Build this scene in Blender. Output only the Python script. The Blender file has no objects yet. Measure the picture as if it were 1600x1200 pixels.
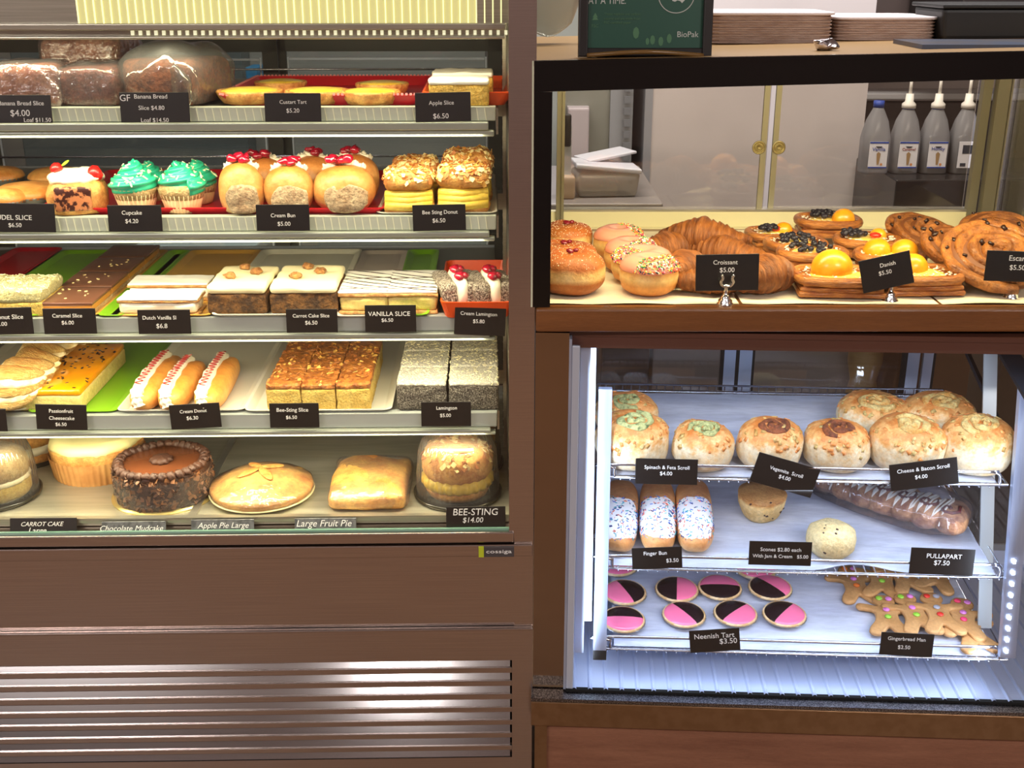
import bpy, bmesh, math, random
from math import sin, cos, pi, radians, sqrt, atan2
from mathutils import Vector, Matrix, noise as mn

SC = bpy.context.scene
COL = SC.collection

# ------------------------------------------------------------------ camera, world, lights, exposure
F_PX = 1800.0; PITCH = math.atan(.3633); EYE = 1.55
cd = bpy.data.cameras.new('camera'); cam = bpy.data.objects.new('camera', cd); COL.objects.link(cam)
cam.location = (0, 0, EYE); cam.rotation_euler = (pi/2 - PITCH, 0, 0)
cd.sensor_width = 36; cd.lens = F_PX / 1600 * 36; cd.clip_start = .02
SC.camera = cam
SC.view_settings.view_transform = 'Standard'; SC.view_settings.look = 'None'
SC.view_settings.gamma = 1; SC.view_settings.use_curve_mapping = False
SC.view_settings.exposure = 0.0
w = bpy.data.worlds.new('world'); SC.world = w; w.use_nodes = True
w.node_tree.nodes['Background'].inputs[0].default_value = (.80, .78, .82, 1)
w.node_tree.nodes['Background'].inputs[1].default_value = .16

def area(name, loc, rot, sx, sy, power, col):
    l = bpy.data.lights.new(name, 'AREA'); l.shape = 'RECTANGLE'; l.size = sx; l.size_y = sy
    l.energy = power; l.color = col
    o = bpy.data.objects.new(name, l); COL.objects.link(o); o.location = loc; o.rotation_euler = rot
    return o
ROOM = (1, .92, .88)
area('room_light', (-.42, -1.9, 2.72), (0, 0, 0), .26, 1.0, 13, ROOM)
area('room_light', (1.6, -1.2, 2.72), (0, 0, 0), 1.2, .3, 84, ROOM)
area('room_light', (-2.0, -1.2, 2.72), (0, 0, 0), 1.2, .3, 84, ROOM)
area('kitchen_light', (.2, 2.3, 2.72), (radians(22), 0, 0), 2.4, .3, 72, (1, .97, .96))

# ------------------------------------------------------------------ frames of reference: front faces of the two counters
class Frame:
    def __init__(s, ox, oy, deg):
        s.th = radians(deg); s.o = Vector((ox, oy, 0))
        s.u = Vector((cos(s.th), sin(s.th), 0)); s.n = Vector((-sin(s.th), cos(s.th), 0))
    def W(s, u, v, z): return s.o + s.u * u + s.n * v + Vector((0, 0, z))
    def ray(s, px, py):
        x = (px - 800) / F_PX; y = -(py - 600) / F_PX
        return Vector((x, y * sin(PITCH) + cos(PITCH), y * cos(PITCH) - sin(PITCH)))
    def loc(s, p): q = p - s.o; return (q.dot(s.u), q.dot(s.n), p.z)
    def v(s, px, py, v):
        d = s.ray(px, py); c = s.n.dot(Vector((0, 0, EYE)) - s.o)
        t = (v - c) / d.dot(s.n); return s.loc(Vector((0, 0, EYE)) + d * t)
    def z(s, px, py, z):
        d = s.ray(px, py); t = (z - EYE) / d.z; return s.loc(Vector((0, 0, EYE)) + d * t)
    def tilt(s, px, py, z0, v0, k):           # plane z = z0 + k (v - v0)
        d = s.ray(px, py); N = Vector((0, 0, 1)) - s.n * k
        P0 = s.W(0, v0, z0); t = (P0 - Vector((0, 0, EYE))).dot(N) / d.dot(N)
        return s.loc(Vector((0, 0, EYE)) + d * t)
def zc(p):                                     # depth along the lens axis -> metres per pixel
    return (p.y * cos(PITCH) + (EYE - p.z) * sin(PITCH)) / F_PX
L = Frame(0, 1.6, 1.2); R = Frame(0, 1.6, -2.9); U = Frame(0, 1.6, 0)

# ------------------------------------------------------------------ materials
def lin(c):
    if isinstance(c, str): c = tuple(int(c[i:i+2], 16) for i in (0, 2, 4))
    return tuple((x/255/12.92 if x/255 <= .04045 else ((x/255+.055)/1.055)**2.4) for x in c) + (1,)
_mats = {}
def mat(name, c1, c2=None, rough=.55, metal=0, scale=40, bump=0, bscale=None, coat=0, z=None, za=.12, lo=.4, hi=.6, stretch=(1, 1, 1), sub=0, detail=3):
    """c1/c2 mottled by noise; z = [(pos, colour)...] ramps up the height of the piece first."""
    if name in _mats: return _mats[name]
    m = bpy.data.materials.new(name); m.use_nodes = True; nt = m.node_tree; N = nt.nodes; K = nt.links
    b = N['Principled BSDF']; b.inputs['Roughness'].default_value = rough; b.inputs['Metallic'].default_value = metal
    b.inputs['Coat Weight'].default_value = coat; b.inputs['Coat Roughness'].default_value = .12
    if sub: b.inputs['Subsurface Weight'].default_value = sub; b.inputs['Subsurface Scale'].default_value = .01
    b.inputs['Base Color'].default_value = lin(c1)
    tc = N.new('ShaderNodeTexCoord'); mp = N.new('ShaderNodeMapping'); mp.inputs['Scale'].default_value = stretch
    K.new(tc.outputs['Object'], mp.inputs['Vector'])
    col = None
    if c2 or z:
        no = N.new('ShaderNodeTexNoise'); no.inputs['Scale'].default_value = scale; no.inputs['Detail'].default_value = detail
        K.new(mp.outputs[0], no.inputs['Vector']); no.inputs['Roughness'].default_value = .68 if bump else .5
        if bump: no.inputs['Detail'].default_value = 8
    if z:
        sp = N.new('ShaderNodeSeparateXYZ'); K.new(tc.outputs['Generated'], sp.inputs[0])
        ma = N.new('ShaderNodeMath'); ma.operation = 'MULTIPLY_ADD'; K.new(no.outputs['Fac'], ma.inputs[0])
        ma.inputs[1].default_value = 2*za; K.new(sp.outputs['Z'], ma.inputs[2])
        mb = N.new('ShaderNodeMath'); mb.operation = 'SUBTRACT'; K.new(ma.outputs[0], mb.inputs[0]); mb.inputs[1].default_value = za
        rp = N.new('ShaderNodeValToRGB'); K.new(mb.outputs[0], rp.inputs[0]); e = rp.color_ramp.elements
        while len(e) < len(z): e.new(.5)
        for i, (p, c) in enumerate(z): e[i].position = p; e[i].color = lin(c)
        col = rp.outputs[0]
    if c2:
        r2 = N.new('ShaderNodeValToRGB'); K.new(no.outputs['Fac'], r2.inputs[0])
        r2.color_ramp.elements[0].position = lo; r2.color_ramp.elements[1].position = hi
        r2.color_ramp.elements[0].color = lin(c1); r2.color_ramp.elements[1].color = lin(c2)
        if col:
            mx = N.new('ShaderNodeMix'); mx.data_type = 'RGBA'; mx.blend_type = 'MULTIPLY'; mx.inputs[0].default_value = 1
            K.new(col, mx.inputs[6]); K.new(r2.outputs[0], mx.inputs[7]); col = mx.outputs[2]
        else: col = r2.outputs[0]
    if bump and col:
        n3 = N.new('ShaderNodeTexNoise'); n3.inputs['Scale'].default_value = (bscale or scale*3)*1.6; n3.inputs['Detail'].default_value = 6; n3.inputs['Roughness'].default_value = .7
        K.new(mp.outputs[0], n3.inputs['Vector'])
        mr = N.new('ShaderNodeMapRange'); K.new(n3.outputs['Fac'], mr.inputs[0]); mr.inputs[1].default_value = .36; mr.inputs[2].default_value = .60; mr.inputs[3].default_value = 1-.42*min(1, bump+.25); mr.inputs[4].default_value = 1.0
        mx = N.new('ShaderNodeMix'); mx.data_type = 'RGBA'; mx.blend_type = 'MULTIPLY'; mx.inputs[0].default_value = 1
        K.new(col, mx.inputs[6]); K.new(mr.outputs[0], mx.inputs[7]); col = mx.outputs[2]
    if col: K.new(col, b.inputs['Base Color'])
    if bump:
        n2 = N.new('ShaderNodeTexNoise'); n2.inputs['Scale'].default_value = bscale or scale*3; n2.inputs['Detail'].default_value = 8; n2.inputs['Roughness'].default_value = .62
        K.new(mp.outputs[0], n2.inputs['Vector'])
        bp = N.new('ShaderNodeBump'); bp.inputs['Strength'].default_value = min(1, bump*1.8); bp.inputs['Distance'].default_value = .0065
        K.new(n2.outputs['Fac'], bp.inputs['Height']); K.new(bp.outputs[0], b.inputs['Normal'])
    _mats[name] = m; return m
def thin(name, tint=(255, 255, 255), gloss=.06, rough=.02, white=0, bump=0, bscale=40, wcol=(230, 230, 230)):
    """thin clear sheet: see-through + mirror layer rising at grazing angles (+ a little milky white)"""
    if name in _mats: return _mats[name]
    m = bpy.data.materials.new(name); m.use_nodes = True; nt = m.node_tree; N = nt.nodes; K = nt.links
    N.remove(N['Principled BSDF']); out = N['Material Output']
    t = N.new('ShaderNodeBsdfTransparent'); t.inputs[0].default_value = lin(tint)
    g = N.new('ShaderNodeBsdfGlossy'); g.inputs['Roughness'].default_value = rough
    lw = N.new('ShaderNodeLayerWeight'); lw.inputs['Blend'].default_value = .25
    ma = N.new('ShaderNodeMath'); ma.operation = 'MULTIPLY_ADD'; K.new(lw.outputs['Fresnel'], ma.inputs[0]); ma.inputs[1].default_value = .6; ma.inputs[2].default_value = gloss
    ma.use_clamp = True
    mx = N.new('ShaderNodeMixShader'); K.new(ma.outputs[0], mx.inputs[0]); K.new(t.outputs[0], mx.inputs[1]); K.new(g.outputs[0], mx.inputs[2])
    res = mx
    if white:
        d = N.new('ShaderNodeBsdfDiffuse'); d.inputs[0].default_value = lin(wcol)
        m2 = N.new('ShaderNodeMixShader'); m2.inputs[0].default_value = white
        K.new(mx.outputs[0], m2.inputs[1]); K.new(d.outputs[0], m2.inputs[2]); res = m2
    if bump:
        tc = N.new('ShaderNodeTexCoord'); n2 = N.new('ShaderNodeTexNoise'); n2.inputs['Scale'].default_value = bscale; n2.inputs['Detail'].default_value = 3
        K.new(tc.outputs['Object'], n2.inputs['Vector'])
        bp = N.new('ShaderNodeBump'); bp.inputs['Strength'].default_value = bump; bp.inputs['Distance'].default_value = .006
        K.new(n2.outputs['Fac'], bp.inputs['Height']); K.new(bp.outputs[0], g.inputs['Normal'])
    K.new(res.outputs[0], out.inputs['Surface']); _mats[name] = m; return m
def glow(name, col, s):
    if name in _mats: return _mats[name]
    m = bpy.data.materials.new(name); m.use_nodes = True; b = m.node_tree.nodes['Principled BSDF']
    b.inputs['Base Color'].default_value = lin(col); b.inputs['Emission Color'].default_value = lin(col); b.inputs['Emission Strength'].default_value = s
    _mats[name] = m; return m
def wood(name, c1, c2, scale=6, stretch=(1, 1, 14), rough=.4, coat=0):
    return mat(name, c1, c2, rough=rough, scale=scale, stretch=stretch, lo=.3, hi=.7, bump=.08, bscale=60, coat=coat, detail=6)

STEEL = mat('brushed_steel', (176, 164, 160), (186, 174, 168), rough=.26, metal=1, scale=20, stretch=(.3, 1, 40), bump=.0)
STEEL2 = mat('warm_steel', (176, 172, 158), (190, 186, 172), rough=.32, metal=.85, scale=20, stretch=(.3, 1, 30))
CHROME = mat('chrome', (225, 225, 230), rough=.12, metal=1)
WIRE = mat('wire_steel', (190, 192, 200), rough=.22, metal=1)
MIRROR = mat('polished_steel', (176, 188, 212), (160, 172, 200), rough=.33, metal=.55, scale=14, stretch=(8, 1, .6))
ALU = mat('aluminium', (186, 196, 214), rough=.4, metal=.4)
GOLDALU = mat('champagne_aluminium', (134, 128, 104), rough=.4, metal=.5)
BLACK = mat('black_gloss', (8, 8, 9), rough=.15)
DARK = mat('dark_plastic', (30, 30, 30), rough=.5)
SLOT = mat('slot_black', (4, 4, 4), rough=.9)
CARD = mat('card_black', (24, 22, 21), rough=.32)
TEXT = mat('white_print', (235, 235, 232), rough=.6)
WHITE = mat('white_plastic', (235, 232, 225), rough=.4)
PAPER = mat('baking_paper', (206, 212, 228), (188, 194, 214), rough=.7, scale=9, bump=.2, bscale=14, stretch=(.6, 2.5, 1))
CREAMPAPER = mat('cream_paper', (236, 226, 200), (228, 216, 188), rough=.6, scale=9, bump=.12, bscale=10)
GLASS = thin('glass', gloss=.012)
def startube(pts, rad, n=30, pk=6, amp=.2, tw=.35, sy=1):
    v, f = tube(pts, rad, n, sy=sy); m = len(pts); P_ = [Vector(p) for p in pts]
    for i in range(m):
        for k in range(n):
            q = 2*pi*k/n; v[i*n+k] = P_[i]+(v[i*n+k]-P_[i])*(1+amp*cos(pk*q+i*tw))
    return v, f
BACKGLASS = thin('back_glass', (205, 212, 205), gloss=.02)
EDGEGLASS = mat('green_glass_edge', (120, 160, 140), rough=.2)

# ------------------------------------------------------------------ mesh makers: every one returns (verts, faces[, material index per face])
def empty(name, label, cat, loc, rz=0, group=None):
    o = bpy.data.objects.new(name, None); COL.objects.link(o); o.empty_display_size = .02
    o.location = loc; o.rotation_euler = (0, 0, rz) if not isinstance(rz, tuple) else rz
    tag(o, label, cat, group); return o
def tag(o, label=None, cat=None, group=None, kind=None):
    if label: o['label'] = label
    if cat: o['category'] = cat
    if group: o['group'] = group
    if kind: o['kind'] = kind
    return o
def mk(name, vf, m, parent=None, loc=(0, 0, 0), rot=(0, 0, 0), smooth=True, label=None):
    me = bpy.data.meshes.new(name); me.from_pydata([tuple(v) for v in vf[0]], [], vf[1])
    for x in (m if isinstance(m, (list, tuple)) else [m]): me.materials.append(x)
    if len(vf) > 2: me.polygons.foreach_set('material_index', vf[2])
    if smooth: me.polygons.foreach_set('use_smooth', [True]*len(me.polygons))
    me.update()
    o = bpy.data.objects.new(name, me); COL.objects.link(o); o.parent = parent; o.location = loc; o.rotation_euler = rot
    if label: o['label'] = label
    return o
def join(*vfs):
    V, Fc, I = [], [], []
    for vf in vfs:
        n = len(V); V += list(vf[0]); Fc += [tuple(i+n for i in f) for f in vf[1]]
        I += list(vf[2]) if len(vf) > 2 else [0]*len(vf[1])
    return V, Fc, I
def mi(vf, i): return (vf[0], vf[1], [i]*len(vf[1]))
def xf(vf, loc=(0, 0, 0), rot=(0, 0, 0), s=(1, 1, 1)):
    from mathutils import Euler
    M = Matrix.Translation(loc) @ Euler(rot).to_matrix().to_4x4() @ Matrix.Diagonal((*s, 1))
    return ([M @ Vector(v) for v in vf[0]],) + tuple(vf[1:])
def box(x0, x1, y0, y1, z0, z1):
    v = [(x, y, z) for z in (z0, z1) for y in (y0, y1) for x in (x0, x1)]
    return v, [(0, 2, 3, 1), (4, 5, 7, 6), (0, 1, 5, 4), (2, 6, 7, 3), (0, 4, 6, 2), (1, 3, 7, 5)]
def bev(x0, x1, y0, y1, z0, z1, r=.002):
    return xf(rbox(x1-x0, y1-y0, z1-z0, r, 1), ((x0+x1)/2, (y0+y1)/2, z0))
def disp(V, amp, freq, seed=0, top=False):
    out = []
    for v in V:
        v = Vector(v); q = v*freq + Vector((seed*7.3, seed*3.1, seed*1.7))
        d = mn.noise_vector(q)*amp
        if v.z < .002: d.z = abs(d.z)*.2
        out.append(v+d)
    return out
def rbox(w, d, h, r=.004, n=6, amp=0, freq=60, seed=0, taper=1):
    """rounded, subdivided block standing on z=0"""
    r = min(r, w/2.01, d/2.01, h/2.01)
    def cuts(a):
        k = max(1, n); inner = [-a/2+r + (a-2*r)*i/k for i in range(k+1)]
        return [-a/2, -a/2+r*.3] + inner + [a/2-r*.3, a/2]
    C = [cuts(w), cuts(d), cuts(h)]; H = (w/2, d/2, h/2)
    idx = {}; V = []; Fc = []
    def vert(p):
        key = tuple(round(c, 6) for c in p)
        if key in idx: return idx[key]
        q = Vector([max(-H[i]+r, min(H[i]-r, p[i])) for i in range(3)]); dv = Vector(p)-q
        if dv.length > 1e-9: q = q+dv.normalized()*r
        q.z += h/2; f = 1+(taper-1)*(q.z/h); q.x *= f; q.y *= f
        idx[key] = len(V); V.append(q); return idx[key]
    for a, b, c in ((0, 1, 2), (1, 2, 0), (2, 0, 1)):
        for s in (-1, 1):
            for i in range(len(C[a])-1):
                for j in range(len(C[b])-1):
                    P = []
                    for ii, jj in ((i, j), (i+1, j), (i+1, j+1), (i, j+1)):
                        p = [0, 0, 0]; p[a] = C[a][ii]; p[b] = C[b][jj]; p[c] = s*H[c]; P.append(vert(p))
                    Fc.append(tuple(P if s > 0 else P[::-1]))
    if amp: V = disp(V, amp, freq, seed)
    return V, Fc
def sup(w, d, h, e1=1, e2=1, nu=28, nv=14, amp=0, freq=30, seed=0, sink=.0):
    """superellipsoid blob, underside flattened by sink (share of the height), standing on z=0"""
    def sp(x, e): return math.copysign(abs(x)**e, x)
    V = []; Fc = []
    for j in range(nv+1):
        t = -pi/2+pi*j/nv
        for i in range(nu):
            p = 2*pi*i/nu
            V.append(Vector((w/2*sp(cos(t), e1)*sp(cos(p), e2), d/2*sp(cos(t), e1)*sp(sin(p), e2), h/2*sp(sin(t), e1))))
    for j in range(nv):
        for i in range(nu):
            k = (i+1) % nu; Fc.append((j*nu+i, j*nu+k, (j+1)*nu+k, (j+1)*nu+i))
    z0 = -h/2+sink*h; sc = h/(h/2-z0)
    for v in V: v.z = (max(v.z, z0)-z0)*sc
    if amp: V = disp(V, amp, freq, seed)
    return V, Fc
def lathe(prof, n=40, mod=None, close=True):
    V = []; Fc = []
    for j, (r, z) in enumerate(prof):
        for i in range(n):
            t = 2*pi*i/n; f = mod(t, z, j) if mod else 1
            V.append(Vector((r*f*cos(t), r*f*sin(t), z)))
    for j in range(len(prof)-1):
        for i in range(n):
            k = (i+1) % n; Fc.append((j*n+i, j*n+k, (j+1)*n+k, (j+1)*n+i))
    if close:
        if prof[0][0] > 1e-6: Fc.append(tuple(range(n))[::-1])
        if prof[-1][0] > 1e-6: Fc.append(tuple(range((len(prof)-1)*n, len(prof)*n)))
    return V, Fc
def tube(pts, rad, n=8, closed=False, sy=1):
    P = [Vector(p) for p in pts]; V = []; Fc = []; m = len(P)
    up = Vector((0, 0, 1)); prev = None
    for i, p in enumerate(P):
        t = (P[(i+1) % m]-P[i-1]) if closed else (P[min(i+1, m-1)]-P[max(i-1, 0)])
        t.normalize()
        a = t.cross(up) if prev is None else prev-t*prev.dot(t)
        if a.length < 1e-4: a = t.cross(Vector((1, 0, 0)))
        a.normalize(); b = t.cross(a); prev = a
        r = rad[i] if isinstance(rad, (list, tuple)) else rad
        for k in range(n):
            q = 2*pi*k/n; V.append(p+a*cos(q)*r+b*sin(q)*r*sy)
    for i in range(m if closed else m-1):
        for k in range(n):
            k2 = (k+1) % n; j = (i+1) % m
            Fc.append((i*n+k, i*n+k2, j*n+k2, j*n+k))
    if not closed: Fc.append(tuple(range(n))[::-1]); Fc.append(tuple(range((m-1)*n, m*n)))
    return V, Fc
def smoothline(pts, k=6, closed=False):
    P = [Vector(p) for p in pts]; out = []; n = len(P)
    for i in range(n if closed else n-1):
        a, b, c, d = (P[(i-1) % n] if closed or i else P[0]), P[i], P[(i+1) % n], (P[(i+2) % n] if closed or i+2 < n else P[-1])
        for j in range(k):
            t = j/k; out.append(.5*((2*b)+(c-a)*t+(2*a-5*b+4*c-d)*t*t+(3*b-a-3*c+d)*t**3))
    if not closed: out.append(P[-1])
    return out
def prism(outline, h, bevel=.002, z0=0):
    """flat outline (x, y) pulled up to thickness h with eased edges; fan from the centre"""
    n = len(outline); cx = sum(p[0] for p in outline)/n; cy = sum(p[1] for p in outline)/n
    P = [Vector((p[0], p[1], 0)) for p in outline]; N = []
    for i in range(n):
        t = P[(i+1) % n]-P[i-1]; q = Vector((t.y, -t.x, 0)); q.normalize(); N.append(q)
    area2 = sum(P[i].x*P[(i+1) % n].y-P[(i+1) % n].x*P[i].y for i in range(n))
    if area2 < 0: N = [-q for q in N]
    V = []
    for off, z in ((-bevel, 0), (0, bevel), (0, h-bevel), (-bevel*.4, h-bevel*.3), (-bevel*1.4, h)):
        V += [P[i]+N[i]*off+Vector((0, 0, z+z0)) for i in range(n)]
    Fc = []
    for j in range(4):
        for i in range(n): k = (i+1) % n; Fc.append((j*n+i, j*n+k, (j+1)*n+k, (j+1)*n+i))
    Fc.append(tuple(range(n))[::-1]); Fc.append(tuple(range(4*n, 5*n)))
    if area2 < 0: Fc = [f[::-1] for f in Fc]
    return V, Fc
def scatter(fn, n, size, seed=0, mats=1, jit=.35, flat=True):
    rnd = random.Random(seed); V = []; Fc = []; I = []
    for _ in range(n):
        p, nm = fn(rnd); nm = Vector(nm).normalized()
        if flat: nm = (nm+Vector((rnd.uniform(-jit, jit), rnd.uniform(-jit, jit), rnd.uniform(-jit, jit)))).normalized()
        else: nm = Vector((rnd.uniform(-1, 1), rnd.uniform(-1, 1), rnd.uniform(-1, 1))).normalized()
        a = nm.orthogonal().normalized(); a.rotate(Matrix.Rotation(rnd.uniform(0, 2*pi), 3, nm)); b = nm.cross(a)
        k = rnd.uniform(.7, 1.3); l, ww, t = [s*k/2 for s in size]
        b0 = len(V); c = Vector(p)+nm*t
        for sz in (-1, 1):
            for sx, sy in ((-1, -1), (1, -1), (1, 1), (-1, 1)): V.append(c+a*l*sx+b*ww*sy+nm*t*sz)
        for f in ((0, 3, 2, 1), (4, 5, 6, 7), (0, 1, 5, 4), (1, 2, 6, 5), (2, 3, 7, 6), (3, 0, 4, 7)):
            Fc.append(tuple(b0+i for i in f))
        I += [rnd.randrange(mats)]*6
    return V, Fc, I
def on_vf(vf, cond=lambda c, n: True, lift=0):
    """scatter source: random points on the faces of a mesh that pass cond(centre, normal)"""
    V = [Vector(v) for v in vf[0]]; L_ = []; tot = 0
    for f in vf[1]:
        a, b, c = V[f[0]], V[f[1]], V[f[2]]; d = V[f[3]] if len(f) > 3 else V[f[2]]
        nn = (c-a).cross(d-b) if len(f) > 3 else (b-a).cross(c-a)
        ar = nn.length/2; ce = (a+b+c+d)/4
        if ar < 1e-10: continue
        nn.normalize()
        if cond(ce, nn): tot += ar; L_.append((tot, a, b, c, d, nn))
    def fn(r):
        x = r.random()*tot; lo, hi = 0, len(L_)-1
        while lo < hi:
            m_ = (lo+hi)//2
            if L_[m_][0] < x: lo = m_+1
            else: hi = m_
        _, a, b, c, d, nn = L_[lo]; s, t = r.random(), r.random()
        return a*(1-s)*(1-t)+b*s*(1-t)+c*s*t+d*(1-s)*t+nn*lift, nn
    return fn
_txt = {}
def textvf(s, ital=0):
    """lettering as a flat mesh: returns verts/faces, unit font size, centred"""
    k = (s, ital)
    if k in _txt: return _txt[k]
    c = bpy.data.curves.new('t', 'FONT'); c.body = s; c.size = 1; c.align_x = 'CENTER'; c.align_y = 'CENTER'; c.resolution_u = 3; c.shear = ital; c.extrude = .01
    o = bpy.data.objects.new('t', c); COL.objects.link(o)
    dg = bpy.context.evaluated_depsgraph_get(); me = o.evaluated_get(dg).to_mesh()
    r = ([v.co.copy() for v in me.vertices], [tuple(p.vertices) for p in me.polygons])
    o.evaluated_get(dg).to_mesh_clear(); bpy.data.objects.remove(o); bpy.data.curves.remove(c)
    xs = [v.x for v in r[0]]; ys = [v.y for v in r[0]]
    r = r + ((min(xs), max(xs), min(ys), max(ys)),); _txt[k] = r; return r
def lettering(s, cx, cz, width, y=-.0008, ital=0, m=None, parent=None, name='lettering', height=None):
    """letters standing in the xz plane, face towards -y"""
    v, f, (x0, x1, y0, y1) = textvf(s, ital); k = width/(x1-x0); kz = k if height is None else height/(y1-y0)
    return mk(name, ([(cx+(p.x-(x0+x1)/2)*k, y-p.z*.02, cz+(p.y-(y0+y1)/2)*kz) for p in v], f), m or TEXT, parent, smooth=False)

# placing by where a thing's front foot touches its shelf
from mathutils.bvhtree import BVHTree
def dropper(vf):
    t = BVHTree.FromPolygons([Vector(v) for v in vf[0]], [f for f in vf[1]])
    def f(x, y, lift=0, d=0.0):
        h = t.ray_cast(Vector((x, y, 1)), Vector((0, 0, -1)))
        return (h[0].z if h[0] is not None else d)+lift
    return f
def spot(fr, px, py, z, dep=0, tilt=None):
    u, v, zz = fr.z(px, py, z) if tilt is None else fr.tilt(px, py, z, tilt[0], tilt[1])
    v2 = v+dep/2; 
    if tilt: zz = z+tilt[1]*(v2-tilt[0])
    return fr.W(u, v2, zz)
def kpx(fr, px, py, z): return zc(fr.W(*fr.z(px, py, z)))
# ------------------------------------------------------------------ the room
FLOORM = wood('floor_wood', (150, 118, 90), (118, 90, 66), 3, (1, 12, 1), .35)
def struct(name, vf, m, parent=None, smooth=False):
    o = mk(name, vf, m, parent, smooth=smooth)
    if parent is None: o['kind'] = 'structure'
    return o
struct('floor', box(-3, 3, -3, 4.6, -.05, 0), FLOORM)
struct('ceiling', box(-3, 3, -3, 4.6, 2.8, 2.85), mat('ceiling_paint', (190, 180, 176)))
WALLM = mat('wall_paint', (150, 140, 138), (142, 132, 130), scale=3)
struct('wall_front', box(-3, 3, -3.05, -3, 0, 2.8), mat('wall_front_paint', (128, 108, 100)))
struct('wall_left', box(-3.05, -3, -3, 4.6, 0, 2.8), WALLM)
struct('wall_right', box(3, 3.05, -3, 4.6, 0, 2.8), WALLM)
struct('wall_back', box(-3, 3, 4.6, 4.65, 0, 2.8), WALLM)

def fv(fr, px, py, v): return fr.v(px, py, v)
LZ = lambda y, v=0.0, x=400: L.v(x, y, v)[1] if False else L.v(x, y, v)[2]
UZ = lambda y, v=0.0, x=1000: U.v(x, y, v)[2]
RZ = lambda y, v=0.0, x=1100: R.v(x, y, v)[2]
LU = lambda x, y=600, v=0.0: L.v(x, y, v)[0]
UU = lambda x, y=300, v=0.0: U.v(x, y, v)[0]
RU = lambda x, y=800, v=0.0: R.v(x, y, v)[0]

# ------------------------------------------------------------------ left: tall refrigerated display cabinet
cab = empty('display_cabinet', 'tall stainless steel refrigerated cake cabinet with five lit levels and a louvred base', 'display cabinet', L.o, L.th)
cab.location = L.o
P = lambda n, vf, m, par=cab, sm=False, label=None: mk(n, vf, m, par, smooth=sm, label=label)
ULEFT = -.98
P('side_panel', join(box(.0035, .033, 0, .66, .02, 1.95), box(-.0045, .0035, .0, .012, LZ(846), 1.95)), STEEL)
P('side_panel', box(ULEFT-.03, ULEFT, 0, .66, .02, 1.95), STEEL)
P('inner_wall', box(-.003, .003, .012, .64, LZ(833), 1.93), STEEL2)
zr0, zr1 = LZ(850), LZ(834)
P('bottom_rail', bev(ULEFT, .0030, -.004, .04, zr0, zr1), STEEL)
P('fascia_strip', bev(ULEFT, .032, -.006, .02, LZ(871), LZ(852.5)), STEEL)
P('fascia_panel', box(ULEFT, .032, -.002, .02, LZ(975.5), LZ(871.3)), STEEL)
P('fascia_gap', box(ULEFT, .032, .012, .02, LZ(983), LZ(975.5)), SLOT)
P('fascia_trim', box(ULEFT, .0325, .003, .011, LZ(982.5), LZ(977.8)), STEEL)
# louvred grille
zg1 = LZ(983); gr0, gr1 = LZ(1034), LZ(1187)
P('grille_frame', join(box(ULEFT, .032, -.004, .012, gr0, zg1-.0005), box(LU(800, 1100), .032, -.002, .012, .12, gr0), box(ULEFT, LU(800, 1100), -.002, .012, .12, gr1), bev(ULEFT, .0335, -.007, 0, zg1-.004, zg1)), STEEL)
P('grille_backing', box(ULEFT, LU(801, 1100), .05, .055, gr1-.01, gr0+.01), SLOT)
P('kick_plate', box(ULEFT, .03, .06, .08, 0, .12), SLOT)
ys = [1034.5, 1055, 1075.5, 1096.5, 1116.5, 1136.5, 1156.5, 1176]
for i, y in enumerate(ys):
    zt = LZ(y); zb = LZ(y+12.5); ue = LU(797, y)
    # blade leaning back behind its slot
    vf = ([(ULEFT, .0005, zb), (ue, .0005, zb), (ue, .0005, zb+.0015), (ULEFT, .0005, zb+.0015), (ULEFT, .012, zt+.004), (ue, .012, zt+.004), (ue, .0135, zt+.003), (ULEFT, .0135, zt+.003)],
          [(0, 1, 2, 3), (3, 2, 5, 4), (4, 5, 6, 7), (0, 7, 6, 1), (0, 3, 4, 7), (1, 6, 5, 2)])
    P('louvre_blade', vf, mat('bright_steel', (200, 198, 200), rough=.13, metal=1))
    if i < 7: P('grille_bar', bev(ULEFT, LU(800, y), -.002, .002, LZ(ys[i+1]), zb, .0008), STEEL)
# badge
bx0, bx1 = LU(748, 862), LU(803, 862); bz0, bz1 = LZ(870), LZ(854)
bd = P('badge', bev(bx0+.008, bx1, -.009, -.006, bz0, bz1, .001), mat('badge_grey', (66, 62, 64)))
P('badge_bar', box(bx0, bx0+.008, -.0092, -.006, bz0, bz1), mat('badge_lime', (178, 190, 40)), bd)
lettering('cossiga', (bx0+.008+bx1)/2, (bz0+bz1)/2, (bx1-bx0-.008)*.84, -.0093, parent=bd, height=.0074)
# display well
ZD = LZ(808, .03)
P('deck', box(ULEFT, -.003, .03, .62, ZD-.012, ZD), mat('deck_steel', (168, 164, 146), (180, 176, 158), rough=.38, metal=.6, scale=14, stretch=(.5, 6, 1)))
P('deck_channel', join(box(ULEFT, -.012, .022, .032, ZD-.004, ZD+.004)), STEEL2)
P('front_ledge', box(ULEFT, .002, .004, .03, ZD-.030, ZD-.020), mat('ledge_grey', (150, 150, 138), rough=.4, metal=.4))
P('deck_slot', box(LU(360, 740, .3)-.006, LU(360, 740, .3)+.006, .03, .62, ZD, ZD+.003), STEEL2)
P('glass_pane', box(ULEFT, .002, .004, .008, LZ(833), 1.95), GLASS)
P('glass_edge', box(ULEFT, .002, .0035, .0085, LZ(833)-.001, LZ(831)), EDGEGLASS)
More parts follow.
